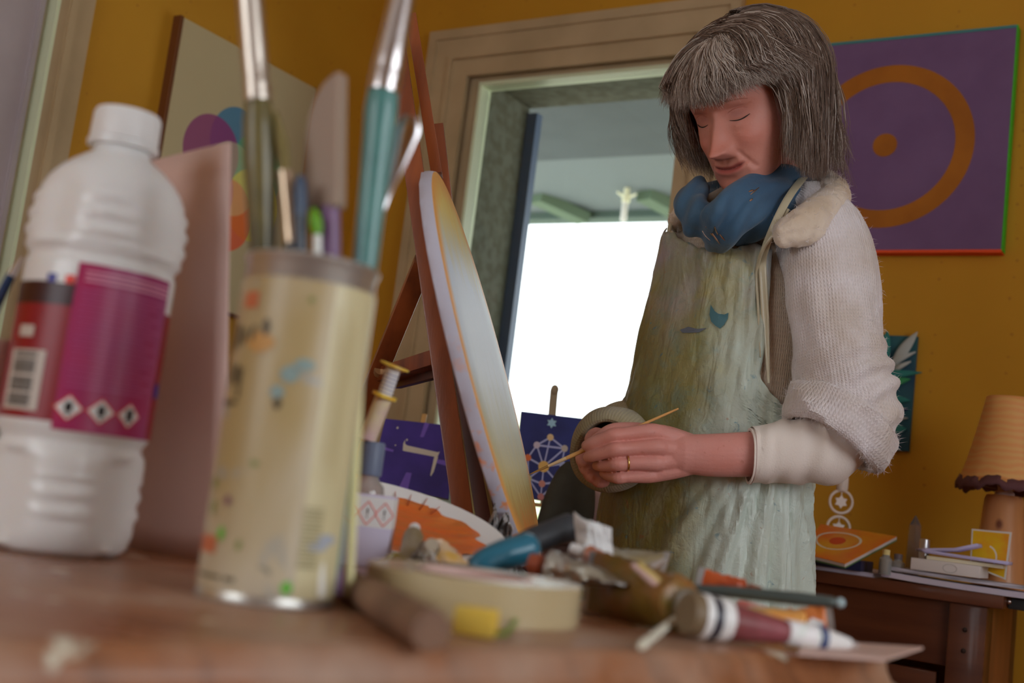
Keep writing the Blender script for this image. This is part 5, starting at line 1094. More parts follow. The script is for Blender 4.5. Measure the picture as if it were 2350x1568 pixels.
_n = NB(skin); _at = _n.attr('tint'); _f = _n.noise(_n.co(), 150, 3); _f2 = _n.noise(_n.co(), 25, 3)
_c = _n.mix(_n.ramp(_f2, [(.35, 0), (.7, .35)]), ph(142, 98, 92, .37), ph(136, 78, 66, .36)); _c = _n.mix(_n.ramp(_f, [(.64, 0), (.74, .35)]), _c, ph(110, 62, 46, .34))
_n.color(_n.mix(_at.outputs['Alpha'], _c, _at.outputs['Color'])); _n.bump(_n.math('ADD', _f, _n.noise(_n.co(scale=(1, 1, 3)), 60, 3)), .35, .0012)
bo = remeshed(body, 'body', skin, PB_, .0015, 1)
me = bo.data; nv = len(me.vertices); V = np.zeros(nv*3); me.vertices.foreach_get('co', V); V = V.reshape(-1, 3)+wloc(PB_)
Lc = (V-HC_)@HR/HS; col = np.zeros((nv, 4)); col[:, :3] = .5
x_, y_, z_ = Lc.T; ishead = (np.abs(z_) < .15) & (np.abs(x_) < .1) & (np.abs(y_) < .13) & (z_ > -.13)
def put(mask, c, w):
    w = np.clip(w, 0, 1)*mask; a0 = col[:, 3].copy(); na = a0+w*(1-a0); nz = na > 1e-6
    for i in range(3): col[nz, i] = (col[nz, i]*a0[nz]*(1-w[nz])+c[i]*w[nz])/na[nz]
    col[:, 3] = na
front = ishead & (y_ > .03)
zm = -.0735+9*x_**2
put(front, ph(150, 60, 50, .34), .22*np.exp(-((np.abs(x_)-.042)/.02)**2-((z_+.034)/.018)**2)+.30*np.exp(-(x_/.011)**2-((z_+.040)/.011)**2))
put(front, ph(110, 68, 52, .36), .50*np.ones(nv))  # whole face tinted darker, standing in for the shade on it
put(front, ph(112, 50, 48, .36), .75/(1+np.exp((np.abs(x_)-.023)/.0015))*np.exp(-((z_-zm+.001)/.0062)**4))
put(front, ph(60, 24, 22, .34), .8/(1+np.exp((np.abs(x_)-.024)/.0015))*np.exp(-((z_-zm)/.0011)**2))
put(front, ph(92, 50, 44, .34), .6*np.exp(-((np.abs(x_)-.031)/.014)**2-((z_-.003)/.007)**2))
hl = np.where(y_ > .0, .058, -.02)
scalp = ishead & ((z_ > .060-.0*np.abs(x_)) | (y_ < -.012)) & (z_ > -.085)
put(scalp, ph(64, 50, 42, .34), np.where(scalp, 1.0, 0))
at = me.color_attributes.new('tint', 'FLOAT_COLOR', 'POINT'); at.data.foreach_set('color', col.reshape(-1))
nail_m = mat('fingernail', ph(170, 112, 84, .38), .25, coat=.3)
for (a_, r_n, c_) in (((1355, 1045, 1.689), .0050, (1366, 1042, 1.682)), ((1349, 1019, 1.690), .0045, (1360, 1014, 1.684))):
    q0_, q1_ = P(*a_), P(*c_); dx_ = q1_-q0_; dx_ /= np.linalg.norm(dx_); MB().ball(q0_+np.array([0, -.0005, 0]), r_n, 16, sc=(1.15, 1, .22), R=rot3(dx_, np.cross(dx_, [0, -1., .15]))).build('fingernail', nail_m, bo)
# ---- eyes and brows
lash = mat('dark_lashes', (.035, .02, .015), .6); brow = mat('grey_brown_brow', ph(112, 74, 62, .36), .9)
for sx in (-1, 1):
    pts = [H(face_pt(sx*x, -.0045-.0035*sin(pi*(x-.019)/.027)**1.0+.002*(x-.019)/.027, .0006)) for x in np.linspace(.019, .046, 14)]
    MB().sweep(pts, np.interp(np.linspace(0, 1, 14), [0, .3, .8, 1], [.0003, .0009, .0011, .0004]), 8).build('eyelashes', lash, bo)
    pts = [H(face_pt(sx*x, .0175+.006*sin(pi*(x-.012)/.042)**.8, .0008)) for x in np.linspace(.013, .050, 14)]
    MB().sweep(pts, np.interp(np.linspace(0, 1, 14), [0, .3, 1], [.0010, .0017, .0005]), 8, flat=(1, .6)).build('eyebrow', brow, bo)
    pts = [H(face_pt(sx*x, .0065+.004*sin(pi*(x-.019)/.027), .0003)) for x in np.linspace(.019, .045, 12)]
    MB().sweep(pts, np.interp(np.linspace(0, 1, 12), [0, .4, 1], [.0003, .0006, .0003]), 6).build('eyelid_crease', mat('crease_skin', ph(112, 64, 54, .36), .6), bo)
# ---- hair: strands grown from the parting, draped over the skull, falling under gravity
def grow_hair(N, seed):
    r = np.random.default_rng(seed)
    nl = 520; lock_az = r.uniform(-pi, pi, nl); lock_u = r.uniform(0, 1, nl); lock_vol = r.uniform(0, 1, nl)**.8; lock_col = r.uniform(0, 1, nl); lock_len = r.uniform(-1, 1, nl); lock_ph = r.uniform(0, 6.28, nl)
    li = r.integers(0, nl, N); az = lock_az[li]+r.normal(0, .06, N); az = (az+pi) % (2*pi)-pi     # 0 = towards the face, + = her right
    aa = np.abs(az); fringe = aa < 1.22; near = az < 0; back = np.clip((aa-1.6)/1.2, 0, 1)
    u = np.clip(lock_u[li]+r.normal(0, .08, N), 0, 1)
    root = np.stack([-.006+r.normal(0, .004, N), -.045+.105*u, np.full(N, .12)], 1)
    root[:, 1] = np.where(aa > 2.0, -.05+.04*u, root[:, 1]); root[:, 1] = np.where(fringe, .0+.060*u, root[:, 1])
    ec = np.array([0, -.006, .016]); vol = (.007+.017*lock_vol[li]+r.uniform(0, .004, N))
    vol = vol*(.70+.40*np.abs(np.sin(az))+.95*np.clip(-np.cos(az), 0, 1))*np.where(fringe, .8, 1)
    er = np.stack([.0760+vol*np.where(near, 1, 1.05), .0975+vol*.85, .0930+vol*.7], 1)
    d0 = (root-ec)/er; p = ec+d0/np.linalg.norm(d0, axis=1, keepdims=True)*er
    dl = np.stack([np.sin(az), np.cos(az), np.full(N, .15)], 1)
    lf = .128-.055*(u-.5)+.012*np.clip((aa-.45)/.7, 0, 1)+.016*lock_len[li]*r.uniform(.3, 1, N)
    lsd = np.where(near, .292+.045*back, .246+.08*back)+(.014+.020*back)*lock_len[li]+.012*r.uniform(-1, 1, N)
    length = np.where(fringe, lf, lsd)
    g_l = np.tile(np.array([0, 0, -1.0])@HR, (N, 1)); g_f = np.tile(np.array([0, -.35, -1.0]), (N, 1))
    g_l = np.where(fringe[:, None], g_f, g_l)
    steps = 36; out = np.zeros((steps, N, 3)); out[0] = p; stp = (length/(steps-1))[:, None]
    d = dl/np.linalg.norm(dl, axis=1, keepdims=True); sd = np.stack([np.cos(az), -np.sin(az), np.zeros(N)], 1); sgn = np.sign(az)
    for k in range(1, steps):
        t_ = k/steps; w = np.where(fringe, .05, .09+.15*t_)[:, None]
        wav = np.sin(lock_ph[li]+t_*10+u*2)[:, None]*(.12+.16*back)[:, None]*t_
        curl = np.zeros((N, 3)); q_ = np.clip((t_-.55)/.45, 0, 1)
        curl[:, 0] = -sgn*(.10*q_*np.where(near, .35, 1.0)+np.where(near, 0, .012)*(t_ > .4))*(~fringe)          # ends turn under at the sides
        curl[:, 1] = -.30*q_*back*(lock_len[li]+.2)
        sweep = np.zeros((N, 3)); sweep[:, 0] = sgn*.05*np.clip((aa-.2)/.8, 0, 1)*fringe*t_
        d = d*(1-w)+g_l*w+sd*wav+curl+sweep+r.normal(0, .020, (N, 3))*(.3+t_)
        d /= np.linalg.norm(d, axis=1, keepdims=True); q = p+d*stp; e = (q-ec)/er; L = np.linalg.norm(e, axis=1); ins = (L < 1)
        nrm = e/er; nrm /= np.linalg.norm(nrm, axis=1, keepdims=True)
        q = np.where(ins[:, None], ec+e/L[:, None]*er, q); dn = (d*nrm).sum(1, keepdims=True); d = np.where(ins[:, None] & (dn < 0), d-nrm*dn, d)
        # long strands stay beside the face
        lim = np.where(near, .066, .070)+.25*np.clip(.0-q[:, 2], 0, .05)*0; bad = (~fringe) & (q[:, 1] > .015) & (q[:, 2] < .055) & (np.abs(q[:, 0]) < lim)
        q[:, 0] = np.where(bad, sgn*lim, q[:, 0])
        ym = np.where(near, .034, .050)-.034*lock_u[li]+.30*np.clip(-.02-q[:, 2], 0, .1); bad = (~fringe) & (q[:, 2] < .062) & (q[:, 1] > ym)
        q[:, 1] = np.where(bad, q[:, 1]*.80+ym*.20, q[:, 1]); p = q; out[k] = p
    sel = np.linspace(0, steps-1, 16).astype(int); return out[sel], az, u, li, lock_col, r
N1 = 14500
Pn, az, u, li, lcol, r_ = grow_hair(N1, 5)
K_ = Pn.shape[0]
Wp = HC_+(Pn.reshape(-1, 3)*HS)@HR.T; Wp = Wp.reshape(K_, N1, 3)
tan_ = np.gradient(Wp, axis=0); tan_ /= np.linalg.norm(tan_, axis=2, keepdims=True)+1e-9
ref = np.array([.3, -.9, .3]); s1_ = np.cross(tan_, ref); s1_ /= np.linalg.norm(s1_, axis=2, keepdims=True)+1e-9; s2_ = np.cross(tan_, s1_)
rad = (.00062*np.interp(np.linspace(0, 1, K_), [0, .7, 1], [1, .85, .15]))[:, None, None]*(.7+.6*r_.uniform(0, 1, N1))[None, :, None]
ringp = np.stack([Wp+rad*(s1_*cos(a)+s2_*sin(a)) for a in (0, 2.094, 4.189)], 2)       # K,N,3,3
VV = ringp.transpose(1, 0, 2, 3).reshape(-1, 3)-wloc(PB_)
ii = np.arange(N1)[:, None, None]*(K_*3); kk = np.arange(K_-1)[None, :, None]*3; jj = np.arange(3)[None, None, :]; j2 = (jj+1) % 3
F_ = np.stack([ii+kk+jj, ii+kk+j2, ii+kk+3+j2, ii+kk+3+jj], -1).reshape(-1, 4)
hm = bpy.data.meshes.new('hair'); hm.vertices.add(len(VV)); hm.vertices.foreach_set('co', VV.reshape(-1)); hm.loops.add(F_.size); hm.loops.foreach_set('vertex_index', F_.reshape(-1).astype(np.int32)); hm.polygons.add(len(F_)); hm.polygons.foreach_set('loop_start', np.arange(0, F_.size, 4, dtype=np.int32)); hm.update(calc_edges=True); hm.validate()
hm.polygons.foreach_set('use_smooth', [True]*len(hm.polygons))
# strand colours: greys, browns and white streaks
cb1, cb2, cw, cgy = [np.array(ph(*c, .36)) for c in ((64, 50, 43), (86, 72, 63), (142, 134, 128), (112, 101, 94))]
mixv = np.clip(lcol[li]+r_.normal(0, .16, N1), 0, 1)
whiteness = np.where(np.abs(az) < .75, .52, .20)+.1*np.cos(az)
hc = cb1[None]*(1-mixv[:, None])+cb2[None]*mixv[:, None]; m2 = np.clip((r_.uniform(0, 1, N1) < whiteness*(.35+.9*lcol[(li*7+3) % len(lcol)])).astype(float), 0, 1)[:, None]; hc = hc*(1-m2)+(cgy[None]*.55+cw[None]*.45)*m2
m3 = (r_.uniform(0, 1, N1) < .03+.10*(np.abs(az) < .95))[:, None]; hc = np.where(m3, cw[None], hc)
ca = hm.color_attributes.new('strand', 'FLOAT_COLOR', 'POINT'); ca.data.foreach_set('color', np.repeat(np.hstack([hc, np.ones((N1, 1))]), K_*3, axis=0).reshape(-1))
hair_m = mat('grey_brown_hair', cb2, .42, spec=.45); _n = NB(hair_m); _n.color(_n.attr('strand').outputs['Color']); hm.materials.append(hair_m)
ho = bpy.data.objects.new('hair', hm); COL.objects.link(ho); ho.parent = PB_; ho['kind'] = 'stuff'

# ---- knit material
def knit_mat(name, col, col2, nu, nv, k=1.0):
    m = mat(name, col, .9, sheen=.35, spec=.2); n_ = NB(m)
    uv = n_.sep(n_.tc.outputs['UV']); cu = n_.math('ABSOLUTE', n_.math('SUBTRACT', n_.math('FRACT', n_.math('MULTIPLY', uv[0], nu)), .5))
    ph_ = n_.math('ADD', n_.math('MULTIPLY', uv[1], nv), n_.math('MULTIPLY', cu, 1.3)); st = n_.math('MULTIPLY', n_.math('SINE', n_.math('MULTIPLY', ph_, 2*pi)), .5)
    col_ = n_.math('SINE', n_.math('MULTIPLY', n_.math('FRACT', n_.math('MULTIPLY', uv[0], nu)), pi))
    fz = n_.noise(n_.co(), 130, 4); h = n_.math('ADD', n_.math('MULTIPLY', n_.math('ADD', st, 1.0), n_.math('MULTIPLY', col_, .8)), n_.math('MULTIPLY', fz, .9))
    n_.bump(h, .55*k, .0018); lo = n_.noise(n_.co(), 14, 3)
    c = n_.mix(n_.ramp(lo, [(.35, 0), (.7, 1)]), col, col2); c = n_.mix(n_.ramp(h, [(.2, .28), (.9, 0)]), c, tuple(q*.62 for q in col2)); n_.color(c); return m
SWC, SWC2 = ph(162, 156, 158, .42), ph(146, 136, 130, .42)
knit_a = knit_mat('cream_knit_sleeve', SWC, SWC2, 92, 88); knit_t = knit_mat('cream_knit_body', ph(140, 126, 112, .42), ph(128, 112, 94, .42), 190, 110)
# torso of the sweater
mb = MB(); mb.rings([[tor_pt(a, z, .006+.004*fbm((cos(a)*2, sin(a)*2, z*5), 1, 3)) for a in np.linspace(0, 2*pi, 90, endpoint=False)] for z in np.linspace(_tz[1]-.02, _tz[-1]+.005, 60)])
sw = mb.build('sweater', knit_t, PB_)
# left sleeve
SL = bspl([np.append(P(x, y, Y), r) for x, y, Y, r in [(1795, 500, 1.86, .060), (1860, 520, 1.795, .066), (1900, 588, 1.748, .068), (1914, 690, 1.72, .0685), (1922, 780, 1.71, .069), (1932, 860, 1.705, .0715), (1940, 930, 1.70, .0735), (1925, 985, 1.70, .0730)]], 16)
n = 120; a = np.linspace(0, 2*pi, n, endpoint=False); R_ = []; tn = np.gradient(SL[:, :3], axis=0); x = None
for i in range(len(SL)):
    d = tn[i]/np.linalg.norm(tn[i])
    if x is None: x, y, _ = frame_of(d, (0, 1, 0))
    else: x = x-d*(x@d); x /= np.linalg.norm(x); y = np.cross(d, x)
    s = i/(len(SL)-1); c = SL[i, :3]; dirs = np.outer(np.cos(a), x)+np.outer(np.sin(a), y)
    out = dirs@CR        # +1 on the outer (right) side
    fold = np.clip((s-.56)/.16, 0, 1); fr_ = dirs@np.array([0, -1., 0]); ph_ = (s-.6)*(52+24*out)+.8*np.sin(a*2+1)
    disp = fold*(.0046*np.sign(np.sin(ph_))*np.abs(np.sin(ph_))**.7*np.clip(.6+.4*out+.2*fr_, 0, 1.1))+.003*np.sin(s*9+a*2)*(s > .1)+np.array([.004*fbm((v[0]*2, v[1]*2, s*6), 1, 8) for v in dirs])
    R_.append(c+dirs*(SL[i, 3]+disp)[:, None])
MB().rings(R_).build('sleeve', knit_a, sw)
# rolled cuff
knit_c = knit_mat('cream_knit_cuff', SWC, SWC2, 96, 26)
C1, C2_ = P(1948, 936, 1.70), P(1899, 1020, 1.695); du = (C2_-C1)/np.linalg.norm(C2_-C1)
xx_, yy_, _ = frame_of(du, (0, 1, 0)); R_ = []
for s, r in [(.10, .066), (.08, .0740), (.10, .0815), (.17, .0860), (.30, .0865), (.5, .0850), (.75, .0835), (.90, .0805), (.98, .0760), (1.0, .070), (.96, .065), (.80, .060), (.55, .058)]:
    R_.append([C1+du*np.linalg.norm(C2_-C1)*s+(xx_*cos(t_)+yy_*sin(t_))*(r+.0030*sin(3*t_+s*5)+.0022*sin(7*t_+s*9)+.003*fbm((cos(t_)*2, sin(t_)*2, s*2), 1, 2))+du*.004*sin(2*t_) for t_ in np.linspace(0, 2*pi, 120, endpoint=False)])
MB().rings(R_, cap=False).build('cuff', knit_c, sw)
# undershirt sleeve
us = mat('cream_cotton', ph(172, 152, 146, .40), .75, bump=.25, bs=400, sheen=.1)
US = bspl([np.append(P(x, y, Y), r) for x, y, Y, r in [(1938, 930, 1.70, .050), (1932, 985, 1.70, .0525), (1895, 1026, 1.70, .0530), (1835, 1034, 1.70, .0480), (1775, 1040, 1.70, .0435), (1735, 1045, 1.698, .0405), (1719, 1047, 1.698, .0402)]], 12)
R_ = []
for i, q in enumerate(US):
    d = (US[min(i+1, len(US)-1), :3]-US[max(i-1, 0), :3]); d /= np.linalg.norm(d); d = d if i < len(US)-12 else d*.8+np.array([0, 0, .15])*.9; d /= np.linalg.norm(d); xq, yq, _ = frame_of(d, (0, 1, 0)); s = i/(len(US)-1)
    R_.append([q[:3]+(xq*cos(t_)+yq*sin(t_)*.95)*(q[3]+(.0030*sin(s*30+2.0*sin(t_+.6)*2.2)+.0016*sin(s*47+3*t_))*np.clip(1.1-s, 0, 1)+.0008*sin(5*t_)) for t_ in np.linspace(0, 2*pi, 64, endpoint=False)])
R_.append([np.array(v)*.93+US[-1, :3]*.07 for v in R_[-1]]); R_.append([np.array(v)*.9+US[-4, :3]*.1 for v in R_[-2]])
uso = MB().rings(R_, cap=False).build('undershirt_cuff', us, PB_)
MB().sweep([np.array(v)+(np.array(v)-US[-6, :3])*.004 for v in R_[-9]], .0006, 6, loop=True).build('hem_seam', mat('hem_thread', ph(140, 122, 116, .42), .8), uso)
# right sleeve + cuff
SR = bspl([np.append(P(x, y, Y), r) for x, y, Y, r in [(1670, 540, 1.96, .058), (1640, 620, 1.99, .060), (1605, 760, 2.02, .062), (1560, 890, 2.03, .064), (1505, 970, 2.0, .066), (1440, 1012, 1.93, .064), (1406, 1030, 1.865, .060)]], 8)
R_ = []; x = None; tn = np.gradient(SR[:, :3], axis=0)
for i in range(len(SR)):
    d = tn[i]/np.linalg.norm(tn[i])
    if x is None: x, y, _ = frame_of(d, (0, 1, 0))
    else: x = x-d*(x@d); x /= np.linalg.norm(x); y = np.cross(d, x)
    s = i/(len(SR)-1); R_.append([SR[i, :3]+(x*cos(t_)+y*sin(t_))*(SR[i, 3]+.003*sin(s*40+t_)*(s > .6)) for t_ in np.linspace(0, 2*pi, 60, endpoint=False)])
knit_r = knit_mat('cream_knit_far_sleeve', ph(128, 118, 92, .42), ph(116, 106, 80, .42), 80, 90)  # same cream wool, with its olive shade put into the colour
MB().rings(R_, cap=False).build('sleeve', knit_r, sw)
C1, C2_ = SR[-5, :3], P(1392, 1042, 1.800); du = (C2_-C1)/np.linalg.norm(C2_-C1); xx_, yy_, _ = frame_of(du, (0, 1, 0)); R_ = []
for s, r in [(0, .0600), (.15, .0655), (.4, .0675), (.7, .0660), (.88, .0615), (.97, .0560), (1.0, .0515), (.97, .0475), (.8, .045), (.4, .043)]:
    R_.append([C1+du*np.linalg.norm(C2_-C1)*s+(xx_*cos(t_)+yy_*sin(t_))*(r+.002*sin(3*t_+s*3)) for t_ in np.linspace(0, 2*pi, 80, endpoint=False)])
MB().rings(R_, cap=False).build('cuff', knit_r, sw)
# collar roll
col_m = mat('fluffy_cream_collar', ph(154, 142, 130, .42), .95, sheen=.4, bump=1, bs=90, col2=ph(138, 122, 104, .42), ns=14)
mb = MB()
def chain_px(mb, pts, flat=(1, 1), up=None, n=20, sub=5): chain3(mb, [P(*q[:3]) for q in pts], [q[3] for q in pts], n, sub, flat, up)
chain_px(mb, [(1640, 470, 1.93, .018), (1700, 440, 1.98, .024), (1790, 420, 1.99, .028), (1870, 425, 1.94, .030), (1908, 446, 1.80, .028), (1890, 482, 1.735, .028), (1850, 512, 1.700, .027), (1806, 532, 1.690, .022)], flat=(1, 1))
chain_px(mb, [(1900, 440, 1.90, .022), (1920, 460, 1.79, .018), (1896, 508, 1.722, .017), (1846, 538, 1.690, .017), (1800, 548, 1.684, .014)])
chain_px(mb, [(1560, 520, 1.90, .014), (1552, 505, 1.86, .013), (1556, 490, 1.84, .011), (1575, 470, 1.86, .012), (1640, 470, 1.93, .016)])
cl_ = remeshed(mb, 'collar', col_m, sw, .0030, 3)
_m = cl_.data; _v3 = np.zeros(len(_m.vertices)*3); _m.vertices.foreach_get('co', _v3); _v3 = _v3.reshape(-1, 3); _n3 = np.zeros(len(_v3)*3); _m.vertices.foreach_get('normal', _n3); _n3 = _n3.reshape(-1, 3)
_v3 = _v3+_n3*np.array([.0030*fbm(q, 22, 5)+.0018*fbm(q, 70, 9) for q in _v3])[:, None]; _m.vertices.foreach_set('co', _v3.reshape(-1)); _m.update()
# scarf
sc_m = mat('petrol_blue_scarf', ph(42, 68, 90, .46), .7, sheen=.2, col2=ph(32, 56, 78, .46), ns=9, bump=.25, bs=260)
mb = MB()
chain_px(mb, [(1590, 455, 1.90, .020), (1583, 460, 1.82, .022), (1590, 480, 1.76, .024), (1625, 500, 1.725, .026), (1680, 488, 1.715, .025), (1740, 448, 1.735, .027), (1790, 408, 1.79, .028), (1830, 405, 1.86, .026), (1790, 410, 1.95, .026), (1690, 440, 1.96, .024), (1600, 455, 1.91, .02)])
chain_px(mb, [(1610, 425, 1.80, .014), (1592, 450, 1.77, .018), (1582, 485, 1.755, .022), (1600, 520, 1.745, .020)])
chain_px(mb, [(1815, 425, 1.80, .018), (1760, 452, 1.735, .022), (1700, 500, 1.705, .026), (1660, 535, 1.722, .022), (1645, 562, 1.765, .016)])
chain_px(mb, [(1790, 402, 1.78, .014), (1738, 422, 1.725, .017), (1682, 458, 1.695, .018), (1640, 490, 1.690, .020), (1624, 530, 1.745, .016)])
chain_px(mb, [(1835, 445, 1.80, .014), (1790, 478, 1.745, .018), (1742, 515, 1.735, .018), (1705, 548, 1.768, .015)])
so_ = remeshed(mb, 'scarf', sc_m, PB_, .0032, 4)
me = so_.data; nv = len(me.vertices); V = np.zeros(nv*3); me.vertices.foreach_get('co', V); V = V.reshape(-1, 3); Nn = np.zeros(nv*3); me.vertices.foreach_get('normal', Nn); Nn = Nn.reshape(-1, 3)
ax_ = (P(1640, 560, 1.72)-P(1800, 410, 1.76)); ax_ /= np.linalg.norm(ax_); s2v = np.cross(ax_, [0, -1, 0]); q1 = V@s2v; q2 = V@ax_
V = V+Nn*(.0035*np.sin(q1*170+6*np.sin(q2*14)+V[:, 1]*40))[:, None]; me.vertices.foreach_set('co', V.reshape(-1)); me.update()
foilm = mat('copper_foil_print', (.75, .50, .38), .25, 1.0)
def on_scarf(px, py):
    """point on the scarf surface that lies along a line towards the scene"""
    from mathutils.bvhtree import BVHTree
    global _sb
    if '_sb' not in globals(): _sb = BVHTree.FromPolygons([Vector(v) for v in V+wloc(PB_)], [list(p.vertices) for p in me.polygons])
    d = Vector(ray(px, py)).normalized(); h = _sb.ray_cast(Vector(EYE), d); return (np.array(h[0]), np.array(h[1])) if h[0] is not None else (P(px, py, 1.70), -np.array(d))
for grp_ in ([((1620, 520), (1640, 545)), ((1634, 535), (1652, 560)), ((1612, 530), (1630, 552)), ((1640, 520), (1648, 540)), ((1652, 538), (1664, 552))], [((1722, 447), (1742, 430)), ((1718, 440), (1730, 436)), ((1720, 462), (1728, 456))], [((1667, 424), (1669, 432))]):
    mb = MB()
    for p0, p1 in grp_:
        (A_, n1), (B_, n2) = on_scarf(*p0), on_scarf(*p1); mb.sweep([A_, (A_*.5+B_*.5)+n1*.0006, B_], [.0009, .0016, .0006], 6)
    mb.build('foil_print', foilm, so_)
# ---- apron
ap_m = mat('stained_plastic_apron', ph(140, 132, 104, .40), .40, coat=.15, cr=.3, sub=.0)
_n = NB(ap_m); _v = _n.co(); _S = _n.sep(_v); z0a = 0.0
# base tint: lilac grey bib, olive stained middle, paler bluish skirt side
dl_ = _n.N.new('ShaderNodeVectorMath'); dl_.operation = 'DOT_PRODUCT'; _n.L.new(_v, dl_.inputs[0]); dl_.inputs[1].default_value = tuple(L0_)
zc = _n.math('ADD', _S[2], _n.math('MULTIPLY', _n.math('SUBTRACT', _n.noise(_v, 7, 3), .5), .22))
_zr = lambda z: z-0
def zat(y): return P(1640, y, 1.76)[2]
zlo, zhi = zat(1400), zat(500); nz_ = _n.math('DIVIDE', _n.math('SUBTRACT', zc, zlo), zhi-zlo)
OL, LG, BL_ = ph(88, 82, 44, .40), ph(108, 101, 104, .40), ph(140, 150, 146, .38)
_c = _n.ramp(nz_, [(.0, ph(96, 92, 56, .38)), (.22, ph(80, 72, 34, .38)), (.45, OL), (.66, ph(100, 92, 58, .40)), (.76, ph(106, 98, 86, .40)), (.86, LG)])
sd_ = _n.math('ADD', dl_.outputs['Value'], _n.math('MULTIPLY', _n.math('SUBTRACT', _n.noise(_v, 9, 4), .5), .14))
_c = _n.mix(_n.ramp(_n.noise(_n.co(loc=(3, 3, 0)), 11, 4, .5), [(.40, 0), (.62, .6)]), _c, ph(92, 92, 54, .40))
_c = _n.mix(_n.ramp(_n.noise(_n.co(loc=(1, 5, 2)), 26, 7, .6, .7), [(.50, 0), (.68, .65)]), _c, ph(72, 90, 80, .40))
_c = _n.mix(_n.ramp(_n.noise(_n.co(loc=(8, 2, 6)), 14, 6, .5), [(.52, 0), (.70, .6)]), _c, ph(112, 100, 34, .40))
lowz = _n.ramp(nz_, [(.30, 1), (.62, .75), (.85, .35)])
_c = _n.mix(_n.math('MULTIPLY', _n.ramp(sd_, [(.025, 0), (.115, .8)]), lowz), _c, BL_)
_c = _n.mix(_n.ramp(_n.noise(_n.co(loc=(4, 0, 0), scale=(1, 1, .5)), 16, 7, .8, .65), [(.54, 0), (.74, .5)]), _c, ph(130, 134, 120, .42))
_c = _n.mix(_n.ramp(_n.noise(_n.co(loc=(2, 9, 4)), 60, 5, .6), [(.66, 0), (.72, .6)]), _c, ph(44, 84, 100, .40))
_c = _n.mix(_n.ramp(_n.noise(_n.co(loc=(7, 7, 7)), 70, 4, .6), [(.69, 0), (.74, .5)]), _c, ph(110, 66, 40, .40))
_n.color(_c)
_w1 = _n.noise(_n.co(scale=(1, 1, .25)), 40, 5, 1.2); _w2 = _n.noise(_v, 90, 4, .5); _n.bump(_n.math('ADD', _w1, _n.math('MULTIPLY', _w2, .5)), .9, .004)
zt_, zb_ = _tz[-5], _tz[1]-.01
def z_at(y, th=0.0): return P(1690, y, 1.78)[2]
zw = z_at(960); G = []
NTH, NZ = 150, 120
for j in range(NZ):
    row = []
    for i in range(NTH):
        s = i/(NTH-1); 
        # height limits depend on the angle
        t_ = j/(NZ-1)
        # neckline (degrees -> photo row)
        th_b = -122+s*(47+122)                 # bib angle range
        th_s = -122+s*(124+122)                # skirt angle range
        neck = 2.5*sin(s*61)+1.5*sin(s*143)+np.interp(th_b, [-122, -70, -45, -20, 0, 20, 36, 47], [570, 520, 500, 530, 572, 574, 562, 575])
        ztop = z_at(neck); z = zb_+(ztop-zb_)*t_
        k = np.clip((z-(zw-.07))/.14, 0, 1); k = k*k*(3-2*k); th = radians(th_s*(1-k)+th_b*k)
        low = np.clip((zw-z)/.25, 0, 1)
        fan = atan2((th-1.25)*.19, zw+.10-z); side_ = np.clip((th+.35)/1.1, 0, 1)
        fold = low**.6*side_*(.0062*np.sin(fan*30+1.2*fbm((th, z*2, 0), 1.5, 4))+.0028*np.sin(fan*71+1.0))+.002*low*np.sin(th*12+z*6)
        bibf = .0035*(1-low)*fbm((th*3+z*6, z*7-th*2, 1), 1.4, 9)+.0022*(1-low)*np.sin((th*2.2+z*7)*9)*np.clip(th*1.2, 0, 1)+.0026*(1-low)*np.clip((th-.25)*2, 0, 1)*np.sin(th*44+z*5)
        tp = np.exp(-((z-ztop)/.045)**2); row.append(tor_pt(th, z, .0185+fold+bibf+tp*(.012+.002*np.sin(th*23+3*np.sin(th*7)))*np.exp(-(th/.8)**4)))
    G.append(row)
ap = MB().grid(G).build('apron', ap_m, PB_); thicken(ap, .0012)
def ribbon(pts, w, nm, m, parent, th=.0018):
    q = bspl([P(*p) for p in pts], 6); return MB().sweep(q, np.array([[w, th]]*len(q)), 12, up=(0.25, .95, .1)).build(nm, m, parent)
st_m = mat('milky_strap', ph(132, 124, 104, .42), .35, coat=.3, bump=.4, bs=90)
# blue paint splash on the bib
from mathutils.bvhtree import BVHTree
_bv = BVHTree.FromPolygons([Vector(q) for row in G for q in row], [(j*NTH+i, j*NTH+i+1, (j+1)*NTH+i+1, (j+1)*NTH+i) for j in range(NZ-1) for i in range(NTH-1)])
def on_apron(px, py, off=.0022):
    d = Vector(ray(px, py)).normalized(); h = _bv.ray_cast(Vector(EYE), d)
    return np.array(h[0])-np.array(d)*off if h[0] is not None else P(px, py, 1.74)
def snap(px, py, off=.003): q_ = on_apron(px, py, off); return q_
def ribbon3(q, w, nm, m, parent, th=.0016):
    q = bspl(q, 6); return MB().sweep(q, np.array([[w*(.35+.65*min(1, i/8)), th] for i in range(len(q))]), 12, up=(0.25, .95, .1)).build(nm, m, parent)
ribbon3([snap(1764, 880), snap(1758, 760), snap(1752, 660), snap(1750, 600, .006), P(1758, 565, 1.716), P(1778, 515, 1.700), P(1800, 470, 1.708), P(1822, 435, 1.735), P(1846, 405, 1.80)], .0058, 'apron_strap', st_m, ap)
ribbon3([snap(1745, 820), snap(1740, 700), snap(1738, 620), P(1752, 570, 1.712), P(1786, 524, 1.700), P(1808, 480, 1.708)], .0028, 'apron_strap', st_m, ap)
ribbon([(1535, 530, 1.86), (1545, 500, 1.85), (1572, 470, 1.86), (1600, 452, 1.88)], .0035, 'apron_strap', st_m, ap)
